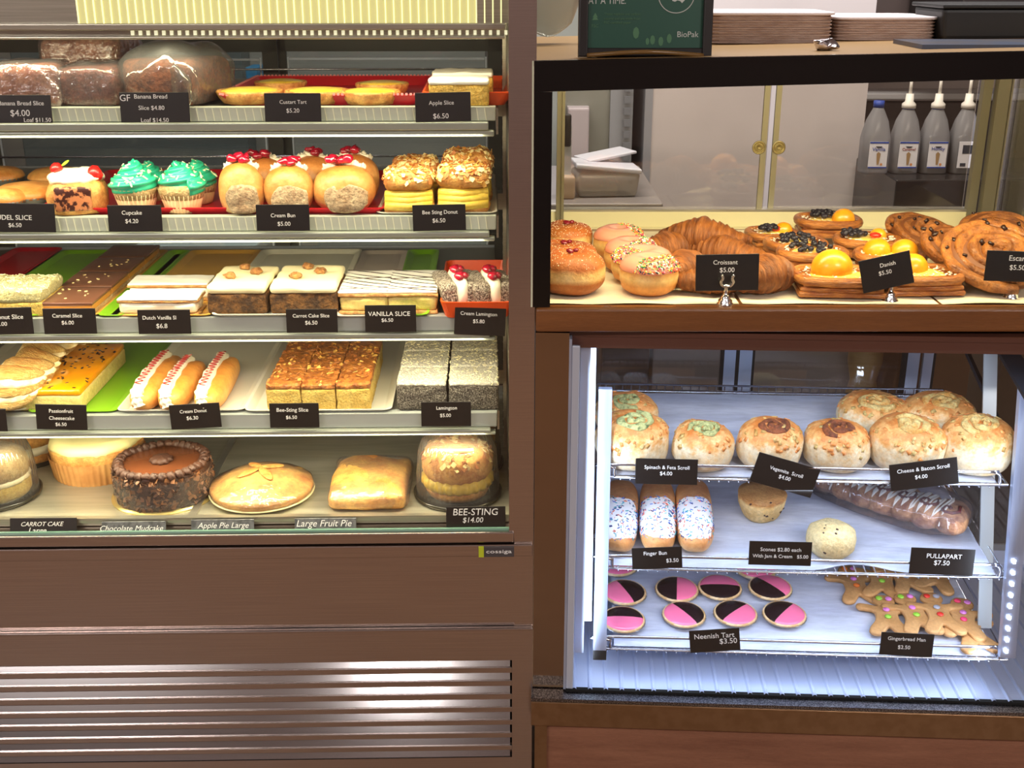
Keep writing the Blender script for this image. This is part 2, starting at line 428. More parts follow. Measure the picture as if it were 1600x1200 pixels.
# rear sliding doors
for (a, b, vv) in ((ULEFT, -.42, .612), (-.435, -.004, .628)):
    d = P('rear_door', join(box(a, a+.028, vv, vv+.012, ZD, 1.6), box(b-.028, b, vv, vv+.012, ZD, 1.6), box(a, b, vv, vv+.012, ZD, ZD+.03), box(a, b, vv, vv+.012, 1.40, 1.46)), mat('door_frame_dark', (58, 60, 58), rough=.4, metal=.5))
    P('door_glass', box(a+.028, b-.028, vv+.005, vv+.008, ZD+.03, 1.40), BACKGLASS, d)
    P('door_bead', join(box(a+.034, b-.034, vv-.002, vv, 1.385, 1.3885), box(a+.03, a+.033, vv-.002, vv, ZD, 1.39), box(b-.033, b-.03, vv-.002, vv, ZD, 1.39)), ALU, d)
# slotted uprights
for vv in (.30,):
    up = P('slotted_upright', box(-.009, -.0035, vv, vv+.03, ZD, 1.6), STEEL2)
    P('upright_slots', join(*[box(-.0096, -.0088, vv+.012, vv+.018, ZD+.02+i*.016, ZD+.03+i*.016) for i in range(48)]), SLOT, up)['kind'] = 'stuff'
# lamp housing at the top
zt0, zt1 = LZ(36, .06), LZ(-60, .06)
v_ = P('lamp_housing', box(ULEFT, -.006, .08, .60, 1.56, 1.62), STEEL2)
LAMPW = (255, 240, 150)
lm = P('lamp_diffuser', box(LU(122, 20, .06), LU(745, 20, .06), .06, .066, zt0, zt1), glow('lamp_diffuser', (206, 202, 142), .42), label='ribbed pale yellow lamp diffuser')
P('diffuser_ribs', join(*[xf(box(-.0008, .0008, .0575, .061, zt0, zt1), (LU(122, 20, .06)+.0113*i, 0, 0), (0, 0, 0)) for i in range(53)]), glow('rib_light', (255, 248, 180), 1.0), lm)['kind'] = 'stuff'
P('lamp_end_plate', box(ULEFT, LU(121, 20, .06), .06, .066, zt0, zt1), STEEL2); P('lamp_end_plate', box(LU(746, 20, .06), -.004, .06, .066, zt0, zt1), STEEL2)
P('lamp_rail', join(bev(ULEFT, -.008, .05, .08, LZ(47, .06), LZ(36, .06)), bev(ULEFT, -.008, .052, .08, LZ(61, .06), LZ(56, .06)), box(ULEFT, -.008, .066, .08, LZ(56, .06), LZ(47, .06))), STEEL2)
P('led_strip', join(*[box(LU(203, 50, .06)+.0107*i, LU(203, 50, .06)+.0107*i+.004, .063, .066, LZ(55, .06), LZ(48, .06)) for i in range(49)]), glow('led_warm', (250, 246, 205), .75))['kind'] = 'stuff'

SHELF = []
YS = [(168, 190, 214), (339, 361, 378), (496, 519, 533), (648, 670, 681)]
for i, (y0, y1, y2) in enumerate(YS):
    vf_ = .07; zs, zm, zl = LZ(y0, vf_), LZ(y1, vf_), LZ(y2, vf_); ur = -.022
    s = P('shelf', box(ULEFT, ur, vf_+.003, .56, zs-.010, zs-.004), mat('shelf_steel', (150, 150, 140), rough=.4, metal=.5))
    P('rear_rail', tube([(ULEFT, .56, zs+.012), (ur, .56, zs+.012)], .002), WIRE, s, sm=True)
    rail = P('price_rail', join(bev(ULEFT, ur, vf_, vf_+.004, zm, zs), box(ULEFT, ur, vf_, vf_+.02, zs-.003, zs)), mat('price_rail_%d' % i, (196, 202, 188) if i < 2 else (170, 176, 172), rough=.3, metal=.1), s)
    if i < 2:
        du = .0113; n = int((ur-ULEFT)/du)
        P('rail_glints', join(*[([(ULEFT+k*du+.004, vf_-.0012, zs-.001), (ULEFT+k*du+.0052, vf_-.0012, zs-.001), (ULEFT+k*du+.0076, vf_-.0012, zm+.001), (ULEFT+k*du+.0064, vf_-.0012, zm+.001), (ULEFT+k*du+.0046, vf_+.0005, zs-.001), (ULEFT+k*du+.007, vf_+.0005, zm+.001)],
            [(0, 3, 2, 1), (0, 4, 5, 3), (1, 2, 5, 4)]) for k in range(n)]), mat('painted_glint', (240, 240, 215), rough=.2), rail)['kind'] = 'stuff'  # pale slanted slivers stand in for LED reflections in the clear rail
    P('shelf_lip', join(bev(ULEFT, ur-.01, vf_-.010, vf_+.006, zm-(zm-zl)*.55, zm-.0005, .002), bev(ULEFT, ur-.002, vf_-.004, vf_+.012, zl, zm-(zm-zl)*.6, .002)), mat('lip_steel', (166, 172, 160), rough=.35, metal=.35), s)
    P('shelf_bracket', join(box(ur+.001, ur+.004, vf_+.02, .33, zl, zs-.004), box(ur+.004, -.008, .30, .33, zl, zs-.01)), STEEL2, s)
    SHELF.append(zs)
    # the tube under this shelf lights the level below
    l = area('shelf_lamp', L.W((ULEFT+ur)/2-.0, vf_-.014, zl-.001), (radians(26), 0, L.th), .92, .016, 1.95, (1, .90, .60))
l = area('shelf_lamp', L.W(-.48, .07, LZ(61, .06)-.003), (radians(24), 0, L.th), .92, .016, 1.7, (1, .90, .58))

# ------------------------------------------------------------------ right, upper: timber bench with a black bordered glass case
BENCHM = wood('bench_wood', (128, 80, 42), (104, 62, 30), 4, (1, 10, 10), .32, .2)
bench = mk('timber_benchtop', bev(.034, 1.15, -.008, .62, UZ(517), UZ(480), .004), BENCHM, None, U.o, smooth=False)
tag(bench, 'long polished orange brown timber benchtop between the two right hand cases', 'benchtop')
ZB = UZ(480)
uc = empty('glass_display_case', 'warm lit pastry case with a thick black border around its front glass', 'display case', U.o)
Q = lambda n, vf, m, par=uc, sm=False, label=None: mk(n, vf, m, par, smooth=sm, label=label)
o0 = U.v(835, 95, 0); o1 = U.v(1600, 80, 0); i0 = U.v(865, 143, 0); i1 = U.v(1600, 123, 0)
UE = .90
zo = lambda u: o0[2]+(o1[2]-o0[2])*(u-o0[0])/(o1[0]-o0[0])
zi = lambda u: i0[2]+(i1[2]-i0[2])*(u-i0[0])/(i1[0]-i0[0])
def quadbox(u0, u1, v0, v1, zb0, zb1, zt0, zt1):
    V = [(u0, v0, zb0), (u1, v0, zb1), (u0, v1, zb0), (u1, v1, zb1), (u0, v0, zt0), (u1, v0, zt1), (u0, v1, zt0), (u1, v1, zt1)]
    return V, [(0, 2, 3, 1), (4, 5, 7, 6), (0, 1, 5, 4), (2, 6, 7, 3), (0, 4, 6, 2), (1, 3, 7, 5)]
uL, uI = o0[0], i0[0]
Q('black_border', join(quadbox(uL, UE, 0, .007, zi(uL), zi(UE), zo(uL), zo(UE)), box(uL, uI-.0015, 0, .007, ZB, zi(uL)), quadbox(uL, UE, -.002, 0, zo(uL)-.006, zo(UE)-.006, zo(uL), zo(UE))), BLACK)
Q('front_glass', quadbox(uI, UE, .002, .005, ZB+.0005, ZB+.0005, zi(uI), zi(UE)), thin('case_glass', gloss=.006))
Q('top_panel', quadbox(uL, UE, .008, .55, zo(uL)-.008, zo(UE)-.008, zo(uL), zo(UE)), mat('tan_top', (150, 118, 72), rough=.5))
Q('glass_edge', box(uL-.003, uL-.0005, 0, .30, ZB, zo(uL)), mat('case_edge', (200, 205, 180), rough=.2))
VB = .535
zl0, zl1 = UZ(352, VB), UZ(331, VB, 900)
CREAMM = mat('cream_laminate', (214, 206, 164), rough=.45)
Q('rear_ledge', join(box(uL+.02, .86, VB, VB+.02, ZB, zl1), box(uL+.02, .86, VB-.012, VB, ZB, ZB+.002)), CREAMM)
a0 = UU(880, 240, VB)
Q('rear_track', box(a0-.01, .86, VB, VB+.03, zl1, zl1+.004), STEEL2)
# left inner post and right rear posts
Q('corner_post', join(box(a0-.012, a0-.003, VB-.006, VB+.006, ZB, 1.43), box(a0-.003, a0+.002, VB-.01, VB-.004, ZB, 1.43)), GOLDALU)
ur0 = UU(1520, 330, VB)
Q('corner_post', join(box(ur0-.012, ur0+.004, VB-.004, VB+.012, ZB, 1.43), box(ur0+.008, ur0+.03, VB-.02, VB, ZB, 1.43), box(ur0+.031, ur0+.034, VB-.022, VB-.016, ZB, 1.43)), GOLDALU)
Q('side_glass', box(ur0+.034, ur0+.039, .01, VB, ZB, zo(ur0)-.008), thin('case_glass'))
Q('side_glass', box(uL+.012, uL+.015, .01, VB, ZB, zo(uL)-.008), thin('case_glass'))
for k, (px0, px1, pp, vv) in enumerate(((880, 1198, 1185, VB+.008), (1206, 1515, 1216, VB+.018))):
    u0, u1 = UU(px0, 240, vv), UU(px1, 240, vv)
    d = Q('sliding_door', box(u0, u1, vv, vv+.003, zl1+.003, 1.425), thin('door_glass', (240, 236, 228), gloss=.03))
    ue = u1-.012 if k == 0 else u0
    Q('edge_strip', box(ue, ue+.010, vv-.002, vv+.005, zl1+.003, 1.425), mat('brass_strip', (150, 144, 122), rough=.45, metal=.3), d)
    up_, _, zp = U.v(pp, 230, vv)
    q = Q('finger_pull', xf(lathe([(.0118, 0), (.0125, .002), (.0118, .0035), (.0095, .0035), (.0088, .001), (.007, .001), (.0062, .003), (.0045, .003), (.004, .0012), (0, .0012)], 28), (up_, vv-.003, zp), (pi/2, 0, 0)), mat('pull_brass', (160, 146, 100), rough=.35, metal=.6), d, True)
area('case_lamp', U.W(.45, .035, 1.375), (radians(26), 0, 0), .80, .02, 4.6, (1, .87, .50))

# ------------------------------------------------------------------ right, lower: stainless heated case
lc = empty('open_front_case', 'cool lit stainless steel case under the timber bench with three wire racks', 'display case', R.o, R.th)
S = lambda n, vf, m, par=lc, sm=False, label=None: mk(n, vf, m, par, smooth=sm, label=label)
u0 = .034; uG = RU(889, 800)
ztop = ZB-.037; zf = RZ(1083); RE = 1.08
S('top_board', join(box(u0, RE, .02, .55, ztop-.012, ztop-.004), box(u0, RE, .022, .03, ztop-.03, ztop-.012)), mat('dark_brown_board', (84, 52, 42), rough=.3))
S('side_fascia', box(u0, uG-.004, .01, .04, zf, ztop-.004), mat('mirror_brown', (150, 134, 120), rough=.08, metal=1))
S('side_wall', box(uG-.004, uG, .0, .52, zf, ztop-.01), MIRROR)
S('corner_trim', join(bev(uG, uG+.012, .0, .006, zf, ztop-.02), box(uG+.013, uG+.028, .03, .034, zf+.05, ztop-.02)), ALU)
fl = [];
nr = 38
for i in range(nr):
    a = uG+.01+(RE-uG-.01)*i/nr; b = (RE-uG-.01)/nr
    fl.append(([(a, 0, zf), (a+b*.10, 0, zf+.003), (a+b*.20, 0, zf+.003), (a+b*.3, 0, zf), (a+b, 0, zf), (a, .5, zf), (a+b*.10, .5, zf+.003), (a+b*.20, .5, zf+.003), (a+b*.3, .5, zf), (a+b, .5, zf)], [(0, 1, 6, 5), (1, 2, 7, 6), (2, 3, 8, 7), (3, 4, 9, 8)]))
S('corrugated_floor', join(*fl), mat('floor_steel', (176, 186, 212), rough=.36, metal=.45))
S('front_glass', box(uG+.004, RE, .001, .005, zf, ztop-.02), thin('case_glass'))
S('glass_seal', box(uG, RE, -.002, .006, zf-.004, zf+.0005), SLOT)
S('perforated_sill', join(box(u0-.002, RE, -.022, .01, RZ(1103, -.02), zf-.004)), mat('perforated_steel', (150, 148, 150), (90, 88, 92), rough=.3, metal=1, scale=500, lo=.45, hi=.5))
zs0, zs1 = RZ(1140, -.02), RZ(1103, -.02)
S('sill_fascia', bev(u0-.002, RE, -.024, .01, zs0, zs1, .0015), mat('fascia_brown', (142, 112, 82), (134, 104, 74), rough=.3, metal=.8))
S('kick_frame', box(u0+.004, u0+.024, -.014, .01, 0, zs0), mat('fascia_brown'  , 0))
S('timber_panel', box(u0+.024, RE, -.008, .01, 0, zs0), wood('red_wood', (142, 98, 76), (114, 74, 56), 4, (1, 1, 9), .4))
# rear sliding doors, frames and rails
ZK = .47
def rbar(px0, px1, y, v, z0, z1, m, par=lc, name='door_frame', dv=.01):
    a, b = RU(px0, y, v), RU(px1, y, v); return S(name, box(a, b, v, v+dv, z0, z1), m, par)
DOORF = mat('blue_aluminium', (150, 162, 182), rough=.35, metal=.6)
for a, b in ((1128, 1133), (1151, 1157), (1177, 1181), (1414, 1421), (1461, 1465)): rbar(a, b, 540, ZK, .5, ztop, SLOT, name='door_seal', dv=.012)
for a, b in ((1133, 1151), (1157, 1177), (1421, 1440), (1446, 1461)): rbar(a, b, 540, ZK, .5, ztop, DOORF)
S('rear_glass', box(uG, RE, ZK+.014, ZK+.017, zf, ztop), thin('door_glass'))
S('rear_sill', box(uG, RE, ZK-.01, ZK+.02, zf, zf+.03), ALU)
# rack side frames
TK = math.tan(radians(4.5))
RV = [.085, .055, .028]                       # front of the three racks
RY = [745, 887, 1013]
RKZ = [R.v(960, y, v)[2] for y, v in zip(RY, RV)]
def slant(u0, u1, va, za, vb, zb, dv):
    V = [(u0, va, za), (u1, va, za), (u0, va+dv, za), (u1, va+dv, za), (u0, vb, zb), (u1, vb, zb), (u0, vb+dv, zb), (u1, vb+dv, zb)]
    return V, [(0, 2, 3, 1), (4, 5, 7, 6), (0, 1, 5, 4), (2, 6, 7, 3), (0, 4, 6, 2), (1, 3, 7, 5)]
la = R.v(937, 1012, .02); lb = R.v(937, 605, .11); ra = R.v(1572, 1024, .02); rb = R.v(1608, 600, .11)
S('rack_post', slant(la[0]-.0105, la[0]+.0105, .012, la[2], .10, lb[2], .012), MIRROR)
S('rack_post', join(slant(ra[0]-.012, ra[0]+.012, .012, ra[2], .10, rb[2], .012)), MIRROR)
S('rack_foot', box(la[0]-.0105, la[0]+.011, .015, .03, la[2]-.02, la[2]), DARK)
uX = ra[0]
S('rack_support', slant(uX-.018, uX+.004, .10, ra[2], .26, rb[2]+.03, .004), mat('support_steel', (200, 210, 215), rough=.3, metal=.6))
S('rack_support', slant(la[0]-.03, la[0]-.012, .10, la[2], .26, lb[2]+.03, .004), mat('support_steel', 0))
S('side_rail', slant(uX-.02, uX+.012, .02, rb[2]-.01, .46, rb[2]+.09, .03), mat('dark_rail', (46, 50, 58), rough=.3, metal=.7))
S('side_rail', slant(uX+.004, uX+.010, .08, rb[2]-.14, .46, rb[2]-.02, .03), mat('dark_rail', 0))
S('led_strip', join(*[xf(box(-.002, .002, -.002, .0, -.003, .003), (ra[0]-.004+(rb[0]-ra[0])*t, .010+.088*t, ra[2]+(rb[2]-ra[2])*t)) for t in [.03+i*.042 for i in range(9)]]), glow('led_cool', (225, 235, 255), 14))['kind'] = 'stuff'
for i in range(3):
    zk, vk = RKZ[i], RV[i]; a = la[0]-.004; b = R.v(1562, RY[i]+12, vk)[0]; D = .33
    loc = R.W(0, 0, 0); names = ('top', 'middle', 'bottom')
    rk = empty('wire_rack', f'chromed wire rack with raised front guard, {names[i]} of three in the lower case', 'rack', R.o, R.th, 'wire racks in the lower case')
    T = lambda u, v, h=0: (u, v, zk+TK*(v-vk)+h)
    W_ = lambda n, pts, r, closed=False: mk(n, tube(pts, r, 8, closed), WIRE, rk)
    W_('frame_wire', [T(a, vk), T(b+.012, vk), T(b+.012, vk+D), T(a, vk+D)], .0026, True)
    g = smoothline([T(a+.022, vk, 0), T(a+.022, vk, .015), T(a+.034, vk, .022), T(b-.06, vk, .022), T(b-.012, vk, .022), T(b-.001, vk, .014), T(b-.001, vk, 0)], 5)
    W_('guard_rail', g, .0026)
    if i == 0: W_('back_guard', [T(a, vk+D, .012), T(b+.005, vk+D, .012), T(b+.012, vk+D-.05, .002)], .002)
    nw = 40
    st = [tube([T(a+(b-a)*k/nw, vk-.002, -.004), T(a+(b-a)*k/nw, vk+D, -.004), T(a+(b-a)*k/nw, vk+D, .012)], .0011, 5) for k in range(nw+1)]
    mk('cross_wires', join(*st), WIRE, rk)['kind'] = 'stuff'
    # paper on the rack
    rnd = random.Random(i); nx, ny = 30, 12; ua, ub = a+(.028 if i == 2 else .016), b-.004
    V = []; Fc = []
    for jj in range(ny+1):
        for ii in range(nx+1):
            uu = ua+(ub-ua)*ii/nx; vv = vk+.006+(D-.02)*jj/ny
            h = .0012+abs(mn.noise(Vector((uu*9, vv*34, i*5))))*.0022
            if jj == 0: h = .0005
            if jj == 0 and i == 1 and 17 <= ii <= 22: vv += .02*sin((ii-16.5)/6*pi)
            V.append(T(uu, vv, h))
    for jj in range(ny):
        for ii in range(nx): q = jj*(nx+1)+ii; Fc.append((q, q+1, q+nx+2, q+nx+1))
    pp = mk('paper_sheet', (V, Fc), PAPER, None, R.o, (0, 0, R.th))
    tag(pp, f'white baking paper sheet lining the {names[i]} wire rack', 'baking paper', 'baking paper on the wire racks')
TILT = [(RKZ[i]+.003, RV[i], TK) for i in range(3)]
COOL = (.66, .79, 1)
area('case_lamp', R.W(.45, .04, ztop-.035), (radians(24), 0, R.th), .7, .02, 1.6, COOL)
area('case_lamp', R.W(uG+.036, .016, .74), (pi/2, 0, R.th-radians(48)), .016, .5, .8, COOL)
area('case_lamp', R.W(uX-.030, .016, .72), (pi/2, 0, R.th+radians(48)), .016, .5, .8, COOL)
for i in (1, 2): area('case_lamp', R.W(.45, RV[i-1]-.004, RKZ[i-1]-.012), (radians(24), 0, R.th), .66, .012, .52, COOL)
area('case_lamp', R.W(.45, .02, RKZ[2]-.015), (radians(4), 0, R.th), .66, .012, .45, COOL)

# ------------------------------------------------------------------ things behind the counters
def bgbox(name, label, cat, px0, px1, py0, py1, Y, dep, m, group=None):
    B = Frame(0, Y, 0); a = B.v(px0, (py0+py1)/2, 0)[0]; b = B.v(px1, (py0+py1)/2, 0)[0]
    z1 = B.v(800, py0, 0)[2]; z0 = B.v(800, py1, 0)[2]
    o = mk(name, bev(a, b, 0, dep, max(z0, 0), z1, .004), m, None, (0, Y, 0), smooth=False)
    return tag(o, label, cat, group)
CABW = mat('cabinet_white', (196, 188, 188), (190, 182, 182), scale=4, rough=.5)
cb = empty('tall_cupboard', 'tall plain white cupboard side standing behind the warm lit pastry case', 'cupboard', (0, 3.1, 0))
B = Frame(0, 3.1, 0); a = B.v(1018, 200, 0)[0]; b = B.v(1358, 120, 0)[0]
mk('carcass', box(a, b, 0, .5, 0, 2.2), CABW, cb, smooth=False)
mk('edge_band', join(box(a-.02, a, -.004, .5, 0, 2.2)), mat('edge_grey', (140, 142, 150)), cb, smooth=False)
mk('control_strip', join(*[box(a-.075, a-.055, -.006, 0, 1.0+.03*i, 1.018+.03*i) for i in range(24)]), mat('strip_grey', (110, 114, 122)), cb, smooth=False)
fr = empty('steel_fridge', 'grey stainless fridge with a vertical handle behind the left end of the pastry case', 'fridge', (0, 3.12, 0))
B = Frame(0, 3.12, 0); a2 = B.v(835, 200, 0)[0]; a = a-.03
mk('door', box(a2, a-.08, 0, .5, .1, 2.1), mat('fridge_steel', (132, 134, 128), (122, 124, 118), scale=5, rough=.4), fr, smooth=False)
mk('side_band', box(a-.08, a-.02, -.01, .5, .1, 2.1), mat('fridge_band', (140, 144, 152)), fr, smooth=False)
h0 = B.v(886, 165, 0); h1 = B.v(905, 300, 0)
mk('handle', join(bev(h0[0], h1[0]+.02, -.05, -.03, h1[2], h0[2], .006), box(h0[0], h1[0]+.02, -.03, 0, h0[2]-.03, h0[2])), mat('handle_pale', (178, 170, 178), rough=.35), fr, smooth=False)
# bench with bottles
sb = bgbox('steel_worktop', 'dark reflective worktop behind the glass doors carrying the syrup bottles', 'worktop', 1337, 1760, 281, 1400, 2.75, .34, mat('worktop_dark', (70, 66, 66), rough=.08, metal=.6))
ZW = Frame(0, 2.75, 0).v(800, 281, 0)[2]
bgbox('splashback', 'dark grey splashback panel behind the syrup bottles', 'panel', 1345, 1900, 158, 262, 3.45, .02, mat('splash_dark', (84, 76, 74), rough=.2))
bgbox('wall_shelf', 'white bracketed shelf high behind the syrup bottles', 'shelf', 1345, 1760, 146, 156, 3.4, .15, mat('shelf_pale', (205, 205, 210)))
bgbox('dark_screen_panel', 'dark brown upright panel above the case behind the plate stacks', 'panel', 1366, 1502, -60, 120, 3.42, .03, mat('panel_brown', (98, 84, 80), rough=.5))
bgbox('coffee_machine', 'black machine housing at the top right corner behind the black tub', 'machine', 1505, 1700, -80, 70, 3.0, .4, mat('machine_black', (42, 38, 38), rough=.25))
bgbox('white_pillar', 'white pillar at the top behind the green sign', 'pillar', 872, 1016, -80, 100, 3.5, .2, mat('pillar_white', (190, 182, 188)))
# dim kitchen seen through the cabinets
bgbox('kitchen_counter', 'dim grey kitchen counter seen through the rear doors of the cake cabinet', 'counter', -160, 760, 420, 900, 2.9, .5, mat('counter_grey', (122, 120, 116), rough=.4))
bgbox('dark_oven', 'dark oven front seen through the cabinet behind the banana bread', 'oven', 30, 385, 78, 300, 3.3, .4, mat('oven_dark', (84, 90, 94), rough=.35))
bgbox('grey_board', 'plain grey board seen through the cabinet behind the custard tarts', 'board', 400, 760, 60, 420, 3.4, .05, mat('board_grey', (132, 126, 124), rough=.5))
bgbox('blue_crate', 'small blue crate seen between the rear doors of the cake cabinet', 'crate', 384, 402, 105, 140, 3.2, .1, mat('crate_blue', (20, 110, 160)))
bgbox('storage_box', 'white storage box seen through the third level of the cake cabinet', 'box', 210, 400, 384, 404, 2.85, .2, mat('box_white', (190, 196, 200)))
bgbox('brown_cupboard', 'brown timber cupboard seen through the back of the lower case', 'cupboard', 1300, 1470, 500, 1300, 2.25, .18, mat('cupboard_brown', (104, 78, 66), rough=.45))
bgbox('grey_cupboard', 'pale grey cupboard front seen through the back of the lower case', 'cupboard', 1005, 1296, 500, 1300, 2.25, .18, mat('cupboard_grey', (150, 142, 144), rough=.5))
bgbox('dark_bin', 'dark brown bin seen through the lower case at its left end', 'bin', 930, 1000, 505, 1300, 2.25, .18, mat('bin_brown', (88, 76, 76), rough=.5))
tp = mk('timber_post', lathe([(.03, 0), (.03, .5), (.024, .52), (.034, .60), (.034, .9), (.026, .95), (.034, 1.0), (.034, 1.25), (0, 1.25)], 24), wood('pin_wood', (190, 160, 120), (170, 138, 98), 4), None, Frame(0, 2.20, 0).W(Frame(0, 2.20, 0).v(1352, 560, 0)[0], 0, 0)); tp.scale = (1, 1, .8)
tag(tp, 'pale turned timber post before the brown cupboard seen through the lower case', 'post')
bgbox('dark_back_panel', 'plain dark grey panel added past the right end of the wire racks', 'cabinet', 1512, 1900, 500, 1300, 2.25, .18, mat('back_panel_dark', (52, 52, 56), rough=.4))  # plain dark panel added to fill the dark area past the racks
bg = mk('plastic_bag', sup(.10, .06, .16, 1, .8, 24, 16, .012, 22, 5), thin('bag_film', (235, 235, 225), gloss=.08, rough=.2, white=.35, bump=.6), None, Frame(0, 1.95, 0).W(Frame(0, 1.95, 0).v(857, 45, 0)[0], 0, 1.50-.06))
tag(bg, 'crumpled clear plastic bag hanging beside the steel cabinet at the top', 'bag')
# ------------------------------------------------------------------ price cards
def card(fr, v, x0, y0, x1, y1, lines, label, roll=0, lean=-.12, ink=None, board=CARD, holder=False, group='black price cards'):
    cx, cy = (x0+x1)/2, (y0+y1)/2; p = fr.W(*fr.v(cx, cy, v)); k = zc(p); kz = k/(cos(PITCH)*1.02)
    w, h = (x1-x0)*k, (y1-y0)*kz
    q = p-Vector((0, 0, h/2))
    c = empty('price_card', label, 'price card', q, (lean, radians(roll), fr.th), group)
    mk('card_board', bev(-w/2, w/2, 0, .0015, 0, h, .0006), board, c, smooth=False)
    for ln in lines:
        t, lx, ly, lw = ln[:4]; it = ln[4] if len(ln) > 4 else 0
        a = radians(roll); dx, dy = lx-cx, ly-cy
        rx, ry = dx*cos(a)+dy*sin(a), -dx*sin(a)+dy*cos(a)
        lettering(t, rx*k, h/2-ry*kz, lw*k, -.0005, it, ink or TEXT, c)
    return c
def holder(fr, px, py, z):
    """small chrome card stand: stepped round foot, stem and two curled prongs"""
    u, v, _ = fr.z(px, py, z)
    hh = .050
    foot = lathe([(.0125, 0), (.0125, .002), (.010, .004), (.0105, .006), (.007, .0085), (.0075, .011), (.0045, .014), (.003, .017), (.003, .026), (.0042, .028), (0, .03)], 24)
    root = empty('card_stand', HL.pop(0), 'card stand', fr.W(u, v+.0125, z), fr.th, 'chrome card stands')
    mk('foot', foot, CHROME, root)
    for s in (-1, 1):
        mk('prong', tube(smoothline([(0, -.002, .027), (s*.006, -.004, .029), (s*.009, -.006, .035), (s*.0065, -.008, .041), (s*.009, -.009, .046)], 4), [.0022]*20+[.003]*1, 8), CHROME, root)
    return root
CVL = .056
def cl(*a, **k): return card(L, CVL, *a, **k)
cl(-30, 150, 79, 191, [('Banana Bread Slice', 33, 162, 70), ('$4.00', 30, 177, 30), ('Loaf $11.50', 56, 187, 42)], 'black card reading Banana Bread Slice $4.00 Loaf $11.50')
cl(187, 146, 295, 190, [('GF', 196, 154, 16), ('Banana Bread', 236, 152, 51), ('Slice $4.80', 236, 169, 40), ('Loaf $14.50', 240, 187, 43)], 'black card reading GF Banana Bread Slice $4.80 Loaf $14.50')
cl(413, 147, 501, 189, [('Custart Tart', 458, 160, 42), ('$5.20', 457, 173, 20)], 'black card reading Custart Tart $5.20')
cl(649, 146, 736, 189, [('Apple Slice', 690, 162, 39), ('$6.50', 689, 181, 24)], 'black card reading Apple Slice $6.50', roll=-1)
cl(-40, 319, 84, 362, [('STRUDEL SLICE', 12, 340, 72), ('$6.50', 21, 352, 20)], 'black card reading STRUDEL SLICE $6.50 at the left edge', roll=1)
cl(168, 322, 252, 361, [('Cupcake', 206, 334, 31), ('$4.20', 205, 346, 20)], 'black card reading Cupcake $4.20')
cl(400, 321, 483, 360, [('Cream Bun', 442, 337, 38), ('$5.00', 443, 350, 20)], 'black card reading Cream Bun $5.00')
cl(645, 321, 728, 360, [('Bee Sting Donut', 688, 333, 55), ('$6.50', 686, 345, 20)], 'black card reading Bee Sting Donut $6.50', roll=-1)
cl(-40, 482, 50, 523, [('Coconut Slice', 8, 496, 56), ('$6.00', 0, 507, 20)], 'black card reading Coconut Slice $6.00 at the left edge', roll=-1)
cl(67, 483, 149, 522, [('Caramel Slice', 105, 494, 46), ('$6.00', 105, 505, 19)], 'black card reading Caramel Slice $6.00')
cl(215, 485, 297, 522, [('Dutch Vanilla Sl', 249, 497, 52), ('$6.8', 252, 510, 17)], 'black card reading Dutch Vanilla Sl beside a torn corner')
cl(447, 484, 527, 520, [('Carrot Cake Slice', 486, 494, 57), ('$6.50', 486, 505, 19)], 'black card reading Carrot Cake Slice $6.50')
cl(570, 478, 650, 519, [('VANILLA SLICE', 608, 491, 65), ('$6.50', 605, 501, 18)], 'black card reading VANILLA SLICE $6.50 in capitals')
cl(709, 482, 789, 524, [('Cream Lamington', 747, 492, 57), ('$5.80', 747, 503, 18)], 'black card reading Cream Lamington $5.80', roll=3)
cl(-60, 640, 9, 675, [], 'blank end of a black card cut off by the left edge of the photo')
cl(55, 633, 134, 672, [('Passionfruit', 95, 643, 37), ('Cheesecake', 95, 654, 39), ('$6.50', 93, 664, 17)], 'black card reading Passionfruit Cheesecake $6.50', roll=1.5)
cl(266, 632, 345, 670, [('Cream Donut', 303, 643, 42), ('$6.30', 301, 654, 18)], 'black card reading Cream Donut $6.30, tilted left', roll=-3)
cl(421, 631, 498, 669, [('Bee-Sting Slice', 457, 642, 49), ('$6.50', 455, 653, 17)], 'black card reading Bee-Sting Slice $6.50')
cl(658, 629, 736, 667, [('Lamington', 698, 639, 32), ('$5.00', 696, 650, 17)], 'black card reading Lamington $5.00')
def cf(*a, **k): return card(L, .011, *a, lean=-.35, **k)
cf(14, 811, 118, 834, [('CARROT CAKE', 65, 820, 66, .3), ('Large', 57, 831, 28, .3)], 'black card reading CARROT CAKE Large lying on the front ledge')
SILV = mat('foil_card', (150, 156, 158), (110, 116, 118), rough=.2, metal=.6, scale=120)
cf(158, 816, 258, 832, [('Chocolate Mudcake', 205, 826, 98, .3)], 'shiny card reading Chocolate Mudcake lying on the front ledge', board=SILV)
cf(298, 813, 396, 831, [('Apple Pie Large', 348, 823, 80, .3)], 'shiny half legible card lying before the round pie', board=SILV)
cf(460, 811, 556, 828, [('Large Fruit Pie', 506, 820, 86, .25)], 'shiny card reading Large Fruit Pie lying on the front ledge', board=SILV)
card(L, .014, 697, 793, 790, 826, [('BEE-STING', 743, 801, 70, .1), ('$14.00', 739, 814, 32, .15)], 'black card reading BEE-STING $14.00 standing before the domed cake', lean=-.2)
HL = ['chrome card stand holding the Croissant card', 'chrome card stand holding the Danish card', 'chrome card stand holding the Escargot card']
def cu(*a, **k): return card(U, .014, *a, **k)
cu(1088, 399, 1187, 454, [('Croissant', 1134, 411, 38), ('$5.00', 1137, 423, 23)], 'black card reading Croissant $5.00 on a chrome stand', roll=-1)
cu(1352, 400, 1432, 450, [('Danish', 1393, 413, 24), ('$5.50', 1390, 426, 20)], 'black card reading Danish $5.50 on a chrome stand, tilted', roll=-13)
